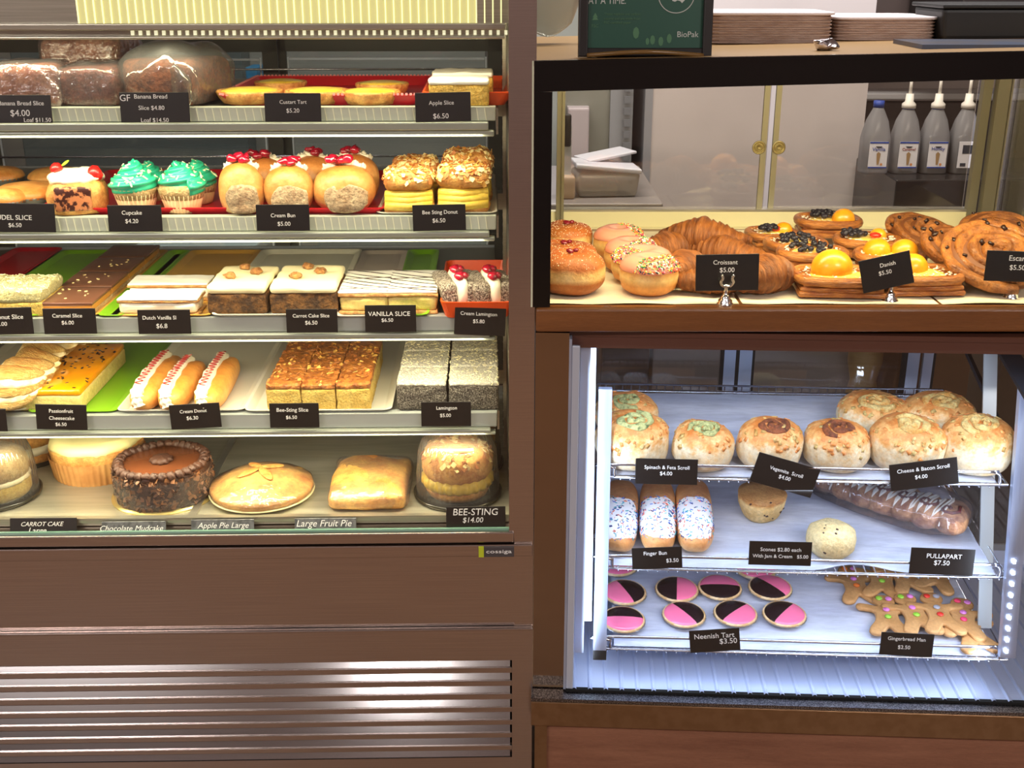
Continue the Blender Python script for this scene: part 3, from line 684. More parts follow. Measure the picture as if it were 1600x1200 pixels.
cu(1540, 394, 1640, 440, [('Escargot', 1596, 406, 40), ('$5.50', 1590, 419, 24)], 'black card reading Escargot $5.50 at the right edge', roll=2)
for hx, hy in ((1135, 479), (1394, 474), (1584, 470)): holder(U, hx, hy, ZB)
def cr(i, *a, **k): return card(R, RV[i]-.008, *a, **k)
cr(0, 993, 718, 1090, 758, [('Spinach & Feta Scroll', 1042, 732, 70), ('$4.00', 1041, 741, 19)], 'black card reading Spinach & Feta Scroll $4.00')
cr(0, 1170, 719, 1271, 766, [('Vegemite  Scroll', 1222, 738, 54), ('$4.00', 1220, 747, 19)], 'black card reading Vegemite Scroll $4.00, tilted clockwise', roll=16)
cr(0, 1396, 721, 1500, 763, [('Cheese & Bacon Scroll', 1446, 733, 80), ('$4.00', 1444, 746, 19)], 'black card reading Cheese & Bacon Scroll $4.00, tilted anticlockwise', roll=-9)
cr(1, 989, 856, 1067, 890, [('Finger Bun', 1025, 866, 36), ('$3.50', 1052, 876, 19)], 'black card reading Finger Bun $3.50', roll=-4)
cr(1, 1171, 847, 1268, 885, [('Scones $2.80 each', 1220, 860, 63), ('With Jam & Cream   $5.00', 1220, 871, 86)], 'black card reading Scones $2.80 each With Jam & Cream $5.00')
cr(1, 1423, 858, 1522, 900, [('PULLAPART', 1475, 870, 54), ('$7.50', 1472, 881, 24)], 'black card reading PULLAPART $7.50', roll=1)
cr(2, 1080, 984, 1158, 1020, [('Neenish Tart', 1118, 994, 62), ('$3.50', 1140, 1002, 27)], 'black card reading Neenish Tart $3.50', roll=-6)
cr(2, 1376, 990, 1458, 1027, [('Gingerbread Man', 1416, 1000, 58), ('$2.50', 1413, 1013, 19)], 'black card reading Gingerbread Man $2.50', roll=1.5)

# ------------------------------------------------------------------ baking: colours
CRUST = mat('crust_gold', (234, 178, 96), (198, 128, 58), rough=.55, scale=45, bump=.3, bscale=160)
CRUMB = mat('crumb_pale', (226, 196, 140), (206, 168, 108), rough=.8, scale=60, bump=.6, bscale=220)
SPONGE = mat('sponge_yellow', (240, 208, 112), (226, 186, 88), rough=.8, scale=60, bump=.5, bscale=260)
CUSTARD = mat('custard', (238, 208, 92), (228, 190, 66), rough=.35, scale=30, bump=.1)
CREAM = mat('whipped_cream', (248, 240, 216), rough=.45, sub=.0)
JAM = mat('red_jam', (176, 20, 48), (120, 8, 30), rough=.15, scale=80, coat=.6)
CHOC = mat('dark_chocolate', (58, 34, 26), (44, 26, 20), rough=.35, scale=60)
ICEW = mat('white_icing', (246, 242, 228), rough=.5)
ALMOND = mat('almond_flake', (226, 176, 88), (196, 134, 56), rough=.5, scale=60)
ALM2 = mat('almond_pale', (244, 220, 158), rough=.5)
ALM3 = mat('almond_brown', (176, 106, 48), rough=.5)
PAPERCUP = mat('paper_cup', (238, 196, 150), (228, 184, 136), rough=.7)
FOIL = mat('foil', (190, 190, 190), rough=.3, metal=1)
FILM = thin('cling_film', gloss=.05, rough=.12, bump=.9, bscale=60, white=.04)
BAGM = thin('bag_clear', (240, 240, 235), gloss=.05, rough=.12, bump=1, bscale=30, white=.05)
DOME = thin('dome_plastic', (240, 240, 232), gloss=.09, rough=.08, white=.05)
TRAYC = {'red': mat('tray_red', (200, 24, 40), rough=.3), 'green': mat('tray_green', (128, 186, 34), rough=.35), 'orange': mat('tray_orange', (238, 84, 22), rough=.35),
         'tan': mat('tray_tan', (214, 164, 74), rough=.4), 'white': mat('tray_white', (226, 222, 206), rough=.4), 'pink': mat('tray_dusk', (204, 190, 182), rough=.4)}

def at(name, label, cat, fr, px, py, z, dep, rz=0, group=None, tl=None):
    if tl is None: u, v, _ = fr.z(px, py, z)
    else: u, v, z = fr.tilt(px, py, tl[0], tl[1], tl[2])
    if fr is L and z > ZD+.05: v = max(v, .080)
    if fr is U: v = max(v, .030)
    v2 = v+dep/2; u = fr.v(px, py, v2)[0]
    if tl is not None: z = tl[0]+tl[2]*(v2-tl[1])
    w = fr.W(u, v2, z)
    root = empty(name, label, cat, w, (math.atan(tl[2]) if tl else 0, 0, fr.th+rz), group)
    return root, zc(fr.W(u, v, z))
def span(fr, p0, p1, z, tl=None):
    a = fr.z(*p0, z) if tl is None else fr.tilt(*p0, *tl); b = fr.z(*p1, z) if tl is None else fr.tilt(*p1, *tl)
    A, B_ = fr.W(*a), fr.W(*b); d = B_-A
    return (A+B_)/2+(fr.n*.020 if fr is L else fr.n*0), d.length, atan2(d.y, d.x)
def rrect(w, d, r, n=5):
    out = []
    for cx, cy, a0 in ((w/2-r, d/2-r, 0), (-w/2+r, d/2-r, pi/2), (-w/2+r, -d/2+r, pi), (w/2-r, -d/2+r, 1.5*pi)):
        for i in range(n+1): a = a0+pi/2*i/n; out.append((cx+r*cos(a), cy+r*sin(a)))
    return out
def tray(fr, px0, px1, py, dep, z, col, label, h=.012, name='serving_tray', tl=None, flare=.010, beaded=False):
    u0, v0, _ = fr.z(px0, py, z); u1 = fr.z(px1, py, z)[0]; w = u1-u0
    root = empty(name, label, 'tray', fr.W((u0+u1)/2, v0+dep/2, z), fr.th, 'serving trays in the cake cabinet')
    V = []; Fc = []; rings = ((w-2*flare, dep-2*flare, 0), (w, dep, h), (w+.004, dep+.004, h), (w+.004, dep+.004, h-.0015), (w-.002, dep-.002, h-.0015), (w-2*flare-.003, dep-2*flare-.003, .0015))
    rings = ((w-2*flare, dep-2*flare, 0), (w+.004, dep+.004, h-.001), (w+.004, dep+.004, h), (w-.001, dep-.001, h), (w-2*flare-.002, dep-2*flare-.002, .0015))
    n = 0
    for (a, b, zz) in rings:
        o = rrect(a, b, .012); n = len(o); V += [(x, y, zz) for x, y in o]
    for j in range(len(rings)-1):
        for i in range(n): k2 = (i+1) % n; Fc.append((j*n+i, j*n+k2, (j+1)*n+k2, (j+1)*n+i))
    Fc.append(tuple(range(n))[::-1]); Fc.append(tuple(range(4*n, 5*n)))
    mk('tray_body', (V, Fc), TRAYC[col], root, smooth=False)
    if beaded:
        o = rrect(w+.003, dep+.003, .012, 3); P_ = []
        for i in range(len(o)):
            a, b = Vector(o[i]), Vector(o[(i+1) % len(o)]); m_ = max(1, int((b-a).length/.006))
            for q in range(m_): c = a+(b-a)*q/m_; P_.append(xf(box(-.0018, .0018, -.0018, .0018, 0, .003), (c.x, c.y, h-.001)))
        mk('beaded_rim', join(*P_), mat('tray_rim', (226, 140, 140), rough=.3), root, smooth=False)['kind'] = 'stuff'
    return root
S0, S1, S2, S3 = SHELF

# ------------------------------------------------------------------ level 1: banana bread, custard tarts, apple slices
def loaf(root, w, d, h, m, film, amp=.004, seed=1, dome=.25):
    vf = sup(w, d, h, .32, .25, 44, 22, amp, 30, seed, .08)
    mk('loaf_body', vf, m, root)
    V = disp(sup(w+.008, d+.008, h+.004, .36, .28, 48, 24, 0, 1, 0, .08)[0], .006, 34, seed+3)
    f = sup(w+.008, d+.008, h+.004, .36, .28, 48, 24, 0, 1, 0, .08)[1]
    mk('wrapping_film', (V, f), film, root)
BBR = mat('banana_bread', (136, 74, 42), (88, 44, 26), rough=.7, scale=60, bump=.8, bscale=140)
BBR2 = mat('banana_bread_red', (120, 62, 46), (90, 42, 32), rough=.7, scale=80, bump=.8, bscale=140)
BBR3 = mat('banana_bread_pale', (190, 140, 100), (150, 96, 66), rough=.7, scale=60, bump=.8, bscale=140)
WRAP1 = thin('crinkled_wrap', (245, 225, 225), gloss=.16, rough=.12, bump=1, bscale=90, white=.05)
r, k = at('banana_bread_loaf', 'pinkish crinkle wrapped banana bread slice stack, leftmost on the top level', 'bread', L, 60, 168, S0, .10, .15, 'wrapped banana bread')
loaf(r, 96*k, .09, 64*k, BBR3, WRAP1, .003, 1)
r, k = at('banana_bread_loaf', 'film wrapped banana bread loaf standing behind the others at the top left', 'bread', L, 152, 150, S0, .12, -.1, 'wrapped banana bread')
loaf(r, 125*k, .12, 90*k, BBR3, WRAP1, .003, 2)
r, k = at('banana_bread_loaf', 'dark reddish banana bread loaf in film between the pinkish one and the bagged one', 'bread', L, 166, 171, S0, .14, -.12, 'wrapped banana bread')
loaf(r, 98*k, .12, 60*k, BBR2, FILM, .003, 3)
r, k = at('banana_bread_loaf', 'big brown gluten free banana bread loaf inside a loose clear bag', 'bread', L, 283, 170, S0, .16, -.28, 'wrapped banana bread')
mk('loaf_body', sup(120*k, .14, 70*k, .28, .22, 32, 18, .004, 30, 4, .08), BBR, r)
mk('plastic_bag', sup(156*k, .18, 92*k, .75, .7, 44, 26, .010, 24, 5, .12), BAGM, r)
mk('bag_tail', xf(sup(.03, .02, .06, 1, 1, 16, 10, .006, 60, 3), (.055, -.075, 0), (0, -.2, 0)), BAGM, r)

tray(L, 345, 660, 166, .30, S0-.002, 'red', 'red tray with beaded pale rim under the custard tarts', .016, beaded=True)
def tart(root, R_, h, top, crust=CRUST, fl=.05, seed=0):
    mod = lambda t, z, j: 1+(fl*.5*cos(26*t) if j in (1, 2, 3) else 0)
    mk('pastry_shell', lathe([(R_*.82, 0), (R_*.92, h*.4), (R_*1.0, h*.85), (R_*.97, h), (R_*.90, h*.92), (R_*.86, h*.75)], 78, mod), crust, root)
    pr = [(R_*.90, h*.78), (R_*.84, h*.98), (R_*.6, h*1.10), (R_*.3, h*1.16), (0, h*1.17)]
    mk('filling', lathe(pr, 36), top, root)
CTOP = mat('custard_top', (244, 214, 84), (232, 186, 52), rough=.3, scale=24, bump=.15, coat=.3)
for px, py, wpx, lab in ((392, 165, 104, 'custard tart at the left front of the red tray'), (440, 149, 82, 'custard tart behind the black Custart Tart card'), (496, 165, 100, 'custard tart at the front of the red tray right of its card'),
                    (598, 152, 84, 'custard tart furthest back at the right of the red tray'), (580, 166, 94, 'custard tart front right on the red tray')):
    kk = kpx(L, px, py, S0); R_ = wpx*kk/2
    r, k = at('custard_tart', 'round yellow '+lab, 'tart', L, px, py, S0, 2*R_, 0, 'custard tarts')
    tart(r, R_, .018, CTOP)
tray(L, 662, 800, 166, .26, S0-.002, 'orange', 'bright orange red tray under the apple slices', .02)
APPLE = mat('apple_cake', (240, 200, 96), (228, 176, 70), rough=.7, scale=60, bump=.6, bscale=200)
for px, py, lab in ((718, 168, 'front apple slice with white sugared top'), (724, 154, 'apple slice with a sugared top standing behind the front one')):
    r, k = at('apple_slice', lab, 'slice', L, px, py, S0, .075, 0, 'apple slices')
    mk('cake_base', rbox(94*k, .075, 33*k, .003, 8, .0012, 60, 3), APPLE, r)
    mk('icing', xf(rbox(95*k, .076, .007, .003, 12, .002, 50, 7), (0, 0, 32*k)), ICEW, r)

# ------------------------------------------------------------------ level 2: pies, strudel, cupcakes, cream buns, bee sting donuts
tray(L, 60, 415, 338, .34, S1-.002, 'red', 'red tray under the strudel slice and cupcakes', .012)
PIE = mat('pie_top', (232, 170, 92), (206, 130, 60), rough=.4, scale=20, bump=.2)
for px, py, wpx, lab in ((48, 330, 110, 'small round golden pie in a foil dish, front left of the second level'), (90, 300, 84, 'small round golden pie further back on the second level'), (6, 298, 70, 'small golden pie cut off by the left edge on the second level'), (12, 336, 66, 'pale glazed pie nearest the left edge on the second level')):
    kk = kpx(L, px, py, S1); R_ = wpx*kk/2
    r, k = at('small_pie', lab, 'pie', L, px, py, S1, 2*R_, 0, 'small pies')
    mk('foil_dish', lathe([(R_*.8, 0), (R_*.98, .016), (R_, .017)], 60, lambda t, z, j: 1+.02*cos(30*t)), FOIL, r)
    mk('pie_lid', lathe([(R_*.96, .014), (R_*1.0, .019), (R_*.93, .024), (R_*.7, .030), (R_*.3, .033), (0, .0335)], 40), PIE, r)
r, k = at('strudel_slice', 'strudel slice with dark fruit filling, cream and a strawberry on top', 'slice', L, 126, 339, S1, .075, .25)
mk('pastry_roll', sup(92*k, .075, 56*k, .7, .6, 30, 16, .003, 60, 2, .15), CRUST, r)
mk('fruit_filling', xf(rbox(.052, .008, .036, .012, 6, .002, 90, 5), (-.004, -.0355, .007)), mat('mince_fill', (206, 130, 84), (66, 30, 24), rough=.4, scale=110, lo=.46, hi=.54), r)
mk('cream_topping', xf(sup(84*k, .06, 28*k, 1, .8, 30, 16, .006, 70, 9), (0, 0, 40*k)), CREAM, r)
stw = mk('strawberry', xf(lathe([(0, 0), (.006, .002), (.011, .009), (.012, .015), (.008, .021), (0, .022)], 20), (.018, -.012, 55*k), (0, 1.1, 0)), mat('strawberry_red', (214, 34, 30), (190, 22, 22), scale=200, rough=.3), r)
mk('strawberry', xf(lathe([(0, 0), (.005, .002), (.009, .007), (.009, .012), (.005, .017), (0, .018)], 18), (-.018, .0, 62*k), (0, -.8, 0)), mat('strawberry_red', 0), r)
mk('mint_leaf', xf(sup(.014, .008, .004, 1, 1, 10, 6), (-.010, -.004, 76*k), (0, -.6, 0)), mat('leaf_green', (150, 190, 40)), r)
GREENI = mat('mint_frosting', (44, 178, 136), (34, 160, 118), rough=.35, scale=30)
FLK = mat('coconut_flake', (246, 236, 190), rough=.6)
def cupcake(root, w, h, seed):
    R_ = w/2; hb = h*.5
    mk('paper_case', lathe([(R_*.66, 0), (R_*.70, hb*.1), (R_*.9, hb*.8)], 120, lambda t, z, j: 1+.022*cos(30*t)), PAPERCUP, root)
    mk('cake', lathe([(R_*.86, hb*.6), (R_*.93, hb*.85), (R_*.97, hb*1.02), (R_*.8, hb*1.2), (R_*.3, hb*1.3), (0, hb*1.32)], 32), CRUMB, root)
    n = 90; pts = []; rad = []
    for i in range(n+1):
        t = i/n; a = seed+t*2.9*2*pi; r0 = R_*.74*(1-t)**.8; pts.append((r0*cos(a), r0*sin(a), hb*1.14+(h*1.0-hb*1.14)*t**1.15)); rad.append(R_*(.33-.13*t) if i < n-4 else R_*.06*(n+1-i)*.8)
    fvf = startube(pts, rad, 36, 6, .16, .16)
    core = lathe([(R_*.9, hb*1.02), (R_*.8, hb*1.2), (R_*.4, h*.82), (0, h*.92)], 32); fvf = join(fvf, core)[:2]
    mk('frosting', fvf, GREENI, root)
    mk('coconut_flakes', scatter(on_vf(fvf, lambda c, n: n.z > .1), 90, (.0068, .0017, .0010), seed), FLK, root, smooth=False)['kind'] = 'stuff'
for px, py, wpx, hpx, lab in ((236, 318, 62, 56, 'cupcake with green swirled frosting behind the left one'), (312, 322, 62, 62, 'cupcake with green frosting behind the right one, its case rising above'),
                              (217, 343, 74, 76, 'green frosted cupcake at the front left, its case hidden by the Cupcake card'), (288, 340, 76, 74, 'green frosted cupcake in a pale pleated case, front right')):
    kk = kpx(L, px, py, S1); r, k = at('cupcake', lab, 'cupcake', L, px, py, S1, wpx*kk, 0, 'green frosted cupcakes')
    cupcake(r, wpx*k, hpx*k, px)
BUN = mat('bun_brown', (255, 255, 255), (236, 222, 206), rough=.38, z=[(0, (232, 196, 142)), (.4, (226, 168, 98)), (1, (200, 124, 58))], za=.2, scale=30, bump=.15, bscale=90)
TORN = mat('torn_crumb', (214, 188, 150), (182, 148, 112), rough=.85, scale=70, bump=1, bscale=150)
def cream_bun(root, w, h, seed, face=True):
    d = w*.95
    mk('bun_base', xf(sup(w, d, h, .9, .95, 30, 18, .003, 30, seed, .1), (0, 0, 0), (0, 0, 0)), BUN, root)
    if face: mk('torn_side', xf(sup(w*.72, .012, h*.60, .8, .8, 20, 12, .004, 80, seed, 0), (.006, -d*.48, h*.04), (-.1, 0, 0)), TORN, root)
    rr = [(-w*.30+w*.60*i/12, .008+.005*sin(i*1.8), h*.84+h*.12*sin(pi*i/12)) for i in range(13)]
    mk('piped_cream', startube(smoothline(rr, 3), [.0070+.0018*sin(i*1.7) for i in range(37)], 30, 6, .2, .5), CREAM, root)
    V = [sup(.016, .014, .012, 1, 1, 10, 6, .004, 120, seed+i) for i in range(5)]; rnd = random.Random(seed)
    mk('jam_topping', join(*[xf(v, (rnd.uniform(-.24, .16)*w, rnd.uniform(-.012, .012), h*.96+rnd.uniform(0, .005))) for v in V]), JAM, root)
for px, py, wpx, hpx, lab in ((418, 318, 74, 66, 'cream bun with jam, back row left'), (490, 316, 76, 68, 'cream bun with a blob of cream, back row middle'), (556, 318, 78, 72, 'cream bun with jam on top, back row right'),
                              (381, 341, 72, 78, 'round cream bun with a pale torn side, leftmost of the front row'), (455, 340, 78, 74, 'round cream bun behind the Cream Bun card'), (541, 341, 98, 74, 'widest cream bun with a pale torn side, right of the front row')):
    kk = kpx(L, px, py, S1); r, k = at('cream_bun', lab, 'bun', L, px, py, S1, wpx*kk*.9, 0, 'cream buns')
    cream_bun(r, wpx*k, hpx*k, px, py > 330)
tray(L, 420, 600, 338, .33, S1-.002, 'red', 'red tray under the cream buns', .012)
tray(L, 590, 775, 338, .33, S1-.002, 'white', 'white tray under the bee sting donuts', .006)
def almonds(root, vf, n, seed, cond=lambda c, nn: nn.z > -.2, s=(.010, .006, .0007), name='almond_flakes', mats=None):
    mk(name, scatter(on_vf(vf, cond), n, s, seed, 3, .6), mats or [ALMOND, ALM2, ALM3], root, smooth=False)['kind'] = 'stuff'
def bs_donut(root, w, h, seed):
    d = .075
    mk('bun_base', rbox(w, d, h*.3, .012, 8, .002, 40, seed), CRUST, root)
    cv = [tube([(-w*.46, -d*.46+.004*i, h*(.22+.12*i)), (0, -d*.5+.003*i, h*(.20+.12*i)), (w*.46, -d*.46+.004*i, h*(.24+.12*i))], .0065, 10) for i in range(3)]
    mk('custard_filling', join(rbox(w*.95, d*.93, h*.58, .010, 6, .002, 60, seed), *[(a, b, [0]*len(b)) for a, b in cv]), CUSTARD, root)
    tv = xf(rbox(w, d*1.02, h*.48, .016, 10, .003, 50, seed+2), (0, 0, h*.54))
    mk('bun_top', tv, CRUST, root); almonds(root, tv, 260, seed, s=(.009, .005, .0006))
for px, py, wpx, hpx, lab in ((652, 316, 72, 62, 'bee sting donut with toasted almond top, back left'), (732, 318, 76, 76, 'tall bee sting donut with toasted almond top, back right'), (642, 341, 80, 64, 'bee sting donut with custard layer, front left'), (725, 341, 84, 70, 'bee sting donut with custard layer, front right')):
    r, k = at('bee_sting_donut', lab, 'donut', L, px, py, S1, .075, 0, 'bee sting donuts'); bs_donut(r, wpx*k, hpx*k, px)

# ------------------------------------------------------------------ level 3
tray(L, -50, 62, 498, .42, S2-.002, 'green', 'green tray under the coconut slices', .006)
tray(L, -150, -60, 498, .44, S2-.002, 'red', 'red tray at the far left behind the coconut slice', .006)
tray(L, 66, 150, 498, .42, S2-.002, 'tan', 'tan tray under the caramel slices', .006)
tray(L, 154, 192, 498, .42, S2-.002, 'green', 'narrow green tray between the caramel and Dutch vanilla slices', .006)
tray(L, 196, 328, 498, .42, S2-.002, 'tan', 'tan tray under the Dutch vanilla slices', .006)
tray(L, 332, 520, 499, .42, S2-.002, 'white', 'white tray under the carrot cake slices', .008)
tray(L, 524, 610, 499, .42, S2-.002, 'pink', 'pale dusky tray under the left vanilla slice', .006)
tray(L, 612, 668, 499, .42, S2-.002, 'green', 'green tray beside the vanilla slices', .008)
tray(L, 690, 800, 498, .26, S2-.001, 'orange', 'orange tray with upturned rim under the cream lamingtons', .026, flare=.005)
COCO = mat('coconut_icing', (244, 234, 176), (232, 218, 150), rough=.8, scale=120, bump=1, bscale=260)
r, k = at('coconut_slice', 'thick pale yellow coconut topped slice on a green tray at the left edge', 'slice', L, 20, 498, S2, .10, 0)
w = .135
mk('slice_base', rbox(w, .10, .022, .003, 8, .001, 60, 1), SPONGE, r); tv = xf(rbox(w, .10, .020, .005, 12, .003, 60, 2), (0, 0, .021)); mk('coconut_top', tv, COCO, r)
mk('coconut_shreds', scatter(on_vf(tv, lambda c, n: n.z > .3), 260, (.005, .0012, .0008), 4), FLK, r, smooth=False)['kind'] = 'stuff'
# caramel slices: squares of a slab
CHM = mat('milk_chocolate', (126, 84, 64), (114, 74, 56), rough=.3, scale=8)
pxs = 108
for j in range(4):
    r, k = at('caramel_slice', ['caramel slice with smooth brown chocolate top, nearest of the row', 'second caramel slice of the row, with a few crumbs', 'third caramel slice of the row', 'caramel slice furthest back, in shade'][j], 'slice', L, 122, 497, S2, .10, 0, 'caramel slices')
    loc = r.location; r.location = loc + L.n*(.096*j)
    mk('biscuit_base', rbox(.082, .093, .008, .002, 6, .0008, 60, j), CRUMB, r)
    mk('caramel_layer', xf(rbox(.081, .093, .010, .002, 4), (0, 0, .007)), mat('caramel', (206, 140, 60), rough=.3), r)
    mk('chocolate_top', xf(rbox(.083, .0945, .005, .0015, 6, .0006, 40, j), (0, 0, .016)), CHM, r)
    if j < 3: mk('crumbs', scatter(lambda q: ((q.uniform(-.03, .02), q.uniform(-.03, .03), .021), (0, 0, 1)), 8, (.004, .0025, .001), j), ALM2, r, smooth=False)['kind'] = 'stuff'
PUFF = mat('puff_pastry', (222, 170, 104), (190, 130, 70), rough=.6, scale=60, bump=.4)
def vslice(root, w, d, h, top, fill, stripes=False, seed=0, lines=0):
    mk('pastry_base', rbox(w, d, h*.14, .002, 8, .0015, 80, seed), PUFF, root)
    mk('cream_filling' if fill is CREAM else 'custard_filling', xf(rbox(w*.96, d*.96, h*.60, .006, 10, .0025, 60, seed), (0, 0, h*.12)), fill, root)
    mk('pastry_lid', xf(rbox(w, d, h*.14, .002, 8, .0018, 70, seed+1), (0, 0, h*.70)), PUFF, root)
    mk('icing', xf(rbox(w*.99, d*.99, h*.12, .003, 12, .0012, 50, seed+2), (0, 0, h*.83)), top, root)
    if stripes:
        st = []; rnd = random.Random(seed)
        for i in range(6):
            y = -d/2+d*(i+.7)/6.6; q = rnd.uniform(-.003, .003); st.append(tube(smoothline([(-w*.48, min(y+.020+q, d*.49), h*.955), (0, y+q, h*.96), (w*.48, max(y-.016, -d*.49), h*.955)], 4), .00065, 6))
            if i % 3 == 0: st.append(tube([(-w*.46, y, h*.957), (w*.46, min(y+.010, d*.49), h*.957)], .0006, 6))
        mk('chocolate_stripes', join(*st), CHOC, root)['kind'] = 'stuff'
for px, py, lab in ((272, 470, 'Dutch vanilla slice with white icing, behind the front one'), (256, 494, 'Dutch vanilla slice with thick white icing and cream, in front')):
    r, k = at('dutch_vanilla_slice', lab, 'slice', L, px, py, S2, .05, 0, 'Dutch vanilla slices'); vslice(r, 126*k, .055, 30*k, ICEW, CREAM, seed=px)
CARR = mat('carrot_cake', (132, 88, 40), (70, 44, 22), rough=.85, scale=90, bump=1, bscale=160)
WAL = mat('walnut', (206, 150, 84), (164, 104, 52), rough=.6, scale=100, bump=1, bscale=220)
CCI = mat('cream_cheese_icing', (246, 232, 184), rough=.5)
for px, py, w_, lab in ((386, 494, 92, 'carrot cake slice with thick white icing and walnuts, left of the pair'), (486, 494, 104, 'carrot cake slice with walnuts, showing its fruited side, right of the pair')):
    r, k = at('carrot_cake_slice', lab, 'cake slice', L, px, py, S2+.002, .12, 0, 'carrot cake slices')
    w = w_*k; mk('cake_body', rbox(w, .125, 34*k, .005, 10, .002, 60, px), CARR, r)
    mk('icing', xf(rbox(w*1.0, .128, 14*k, .006, 12, .0022, 50, px), (0, 0, 33*k)), CCI, r)
    for i, (a, b) in enumerate(((-.016, -.022), (.018, .006), (-.005, .036))):
        mk('walnut_half', xf(sup(.020, .016, .010, 1, 1, 16, 10, .004, 160, i+px), (a, b, 47*k), (0, 0, i)), WAL, r)
VFILL = mat('vanilla_custard', (232, 208, 130), (222, 194, 108), rough=.45, scale=40, bump=.2)
for px, py, w_, lab in ((577, 497, 80, 'vanilla slice with thin chocolate stripes, left of the pair'), (649, 498, 80, 'vanilla slice with thin chocolate stripes, right of the pair')):
    r, k = at('vanilla_slice', lab, 'slice', L, px, py, S2, .13, 0, 'striped vanilla slices'); vslice(r, w_*k, .13, 40*k, ICEW, VFILL, True, px)
CLAM = mat('coconut_choc', (84, 58, 46), (216, 204, 184), rough=.9, scale=420, lo=.44, hi=.56, bump=1, bscale=240)
for px, py, w_, lab in ((712, 478, 56, 'cream lamington at the back left of the orange tray'), (762, 478, 54, 'cream lamington at the back right of the orange tray'), (719, 490, 58, 'coconut cream lamington, front left on the orange tray'), (770, 492, 60, 'dark cream lamington with jam on its cream, front right on the orange tray')):
    r, k = at('cream_lamington', lab, 'cake', L, px, py, S2+.002, .055, .2, 'cream lamingtons')
    w = w_*k; h = 54*k
    for s in (-1, 1): mk('sponge_half', xf(rbox(w*.45, .052, h*.85, .006, 7, .002, 70, px+s), (s*w*.25, 0, 0), (0, s*.18, 0)), CLAM, r)
    mk('cream_wedge', xf(sup(w*.42, .056, h*.95, .8, .9, 18, 12, .002, 90, px), (0, -.002, .004)), CREAM, r)
    mk('jam_topping', join(*[xf(sup(.013, .012, .010, 1, 1, 8, 6, .003, 120, q), (.005*cos(q*2), .006*sin(q*2)-.012, h*.93)) for q in range(5)]), JAM, r)

# ------------------------------------------------------------------ level 4
tray(L, -120, 38, 648, .44, S3-.002, 'white', 'white tray under the apple turnovers', .008)
tray(L, 44, 180, 648, .44, S3-.002, 'green', 'green tray under the passionfruit cheesecake', .006)
tray(L, 184, 380, 648, .42, S3-.002, 'white', 'white tray under the cream donuts', .008)
tray(L, 384, 610, 648, .42, S3-.002, 'white', 'white tray under the bee sting slices', .008)
TURN = mat('turnover_crust', (255, 255, 255), (236, 214, 180), rough=.5, z=[(0, (236, 200, 128)), (.5, (240, 204, 126)), (1, (208, 146, 68))], za=.2, scale=60, bump=.6, bscale=120, stretch=(.5, 4, 4))
tn = [((-30, 652), (60, 640), 'apple turnover lowest at the left edge'), ((-12, 636), (76, 626), 'apple turnover second from the front of the pile'), ((0, 614), (88, 616), 'apple turnover in the middle of the pile, cream showing'),
      ((8, 592), (98, 600), 'apple turnover above the middle of the pile'), ((46, 574), (118, 584), 'apple turnover third from the back'), ((76, 562), (142, 568), 'apple turnover second from the back'), ((104, 550), (160, 552), 'apple turnover furthest back in the row')]
for i, (a, b, lab) in enumerate(tn):
    c, ln, ang = span(L, a, b, S3)
    r = empty('apple_turnover', lab, 'pastry', c+Vector((0, 0, .010)), (0, 0, ang-.62), 'apple turnovers')
    lay = []
    for q in range(5):
        t = (q-2)/2
        v_, f_ = sup(ln*1.22*(1-.10*t*t), .046-.010*abs(t), .0125, .85, .85, 44, 10, 0, 1, 0)
        v_ = [Vector((p.x, p.y+.7*p.x*p.x/ln, p.z+.012*cos(p.x/ln*2.6)+.0008*sin(p.x*240+q*2))) for p in v_]
        lay.append(xf((disp(v_, .0012, 70, i*5+q), f_), (0, -.012+.0050*q, .0078*q), (.75-.12*q, 0, 0)))
    mk('pastry_layers', join(lay[0], lay[2]), TURN, r); mk('cream_layer', join(lay[1], lay[3]), mat('turnover_cream', (250, 236, 190), (236, 206, 140), rough=.6, scale=60), r); mk('pastry_lid', lay[4], TURN, r)
r, k = at('passionfruit_cheesecake', 'block of orange glazed passionfruit cheesecake dotted with black seeds', 'cheesecake', L, 122, 645, S3, .25, 0)
w = 104*k
mk('cheesecake_body', rbox(w, .235, 26*k, .003, 8, .001, 50, 3), mat('cheesecake_cream', (240, 218, 140), (232, 206, 122), rough=.6, scale=40, bump=.3), r)
gv = xf(rbox(w*1.005, .237, 11*k, .004, 8, .0006, 30, 3), (0, 0, 25*k)); mk('passionfruit_glaze', gv, mat('passion_glaze', (250, 166, 14), (244, 152, 8), rough=.15, scale=20, coat=.5), r)
mk('passionfruit_seeds', scatter(on_vf(gv, lambda c, n: n.z > .7), 70, (.0045, .0024, .0010), 8), mat('seed_black', (30, 18, 10), rough=.3), r, smooth=False)['kind'] = 'stuff'
DBUN = mat('donut_roll', (255, 255, 255), (240, 220, 200), rough=.38, z=[(0, (222, 150, 60)), (.5, (246, 196, 110)), (1, (236, 160, 70))], za=.15, scale=24, bump=.12)
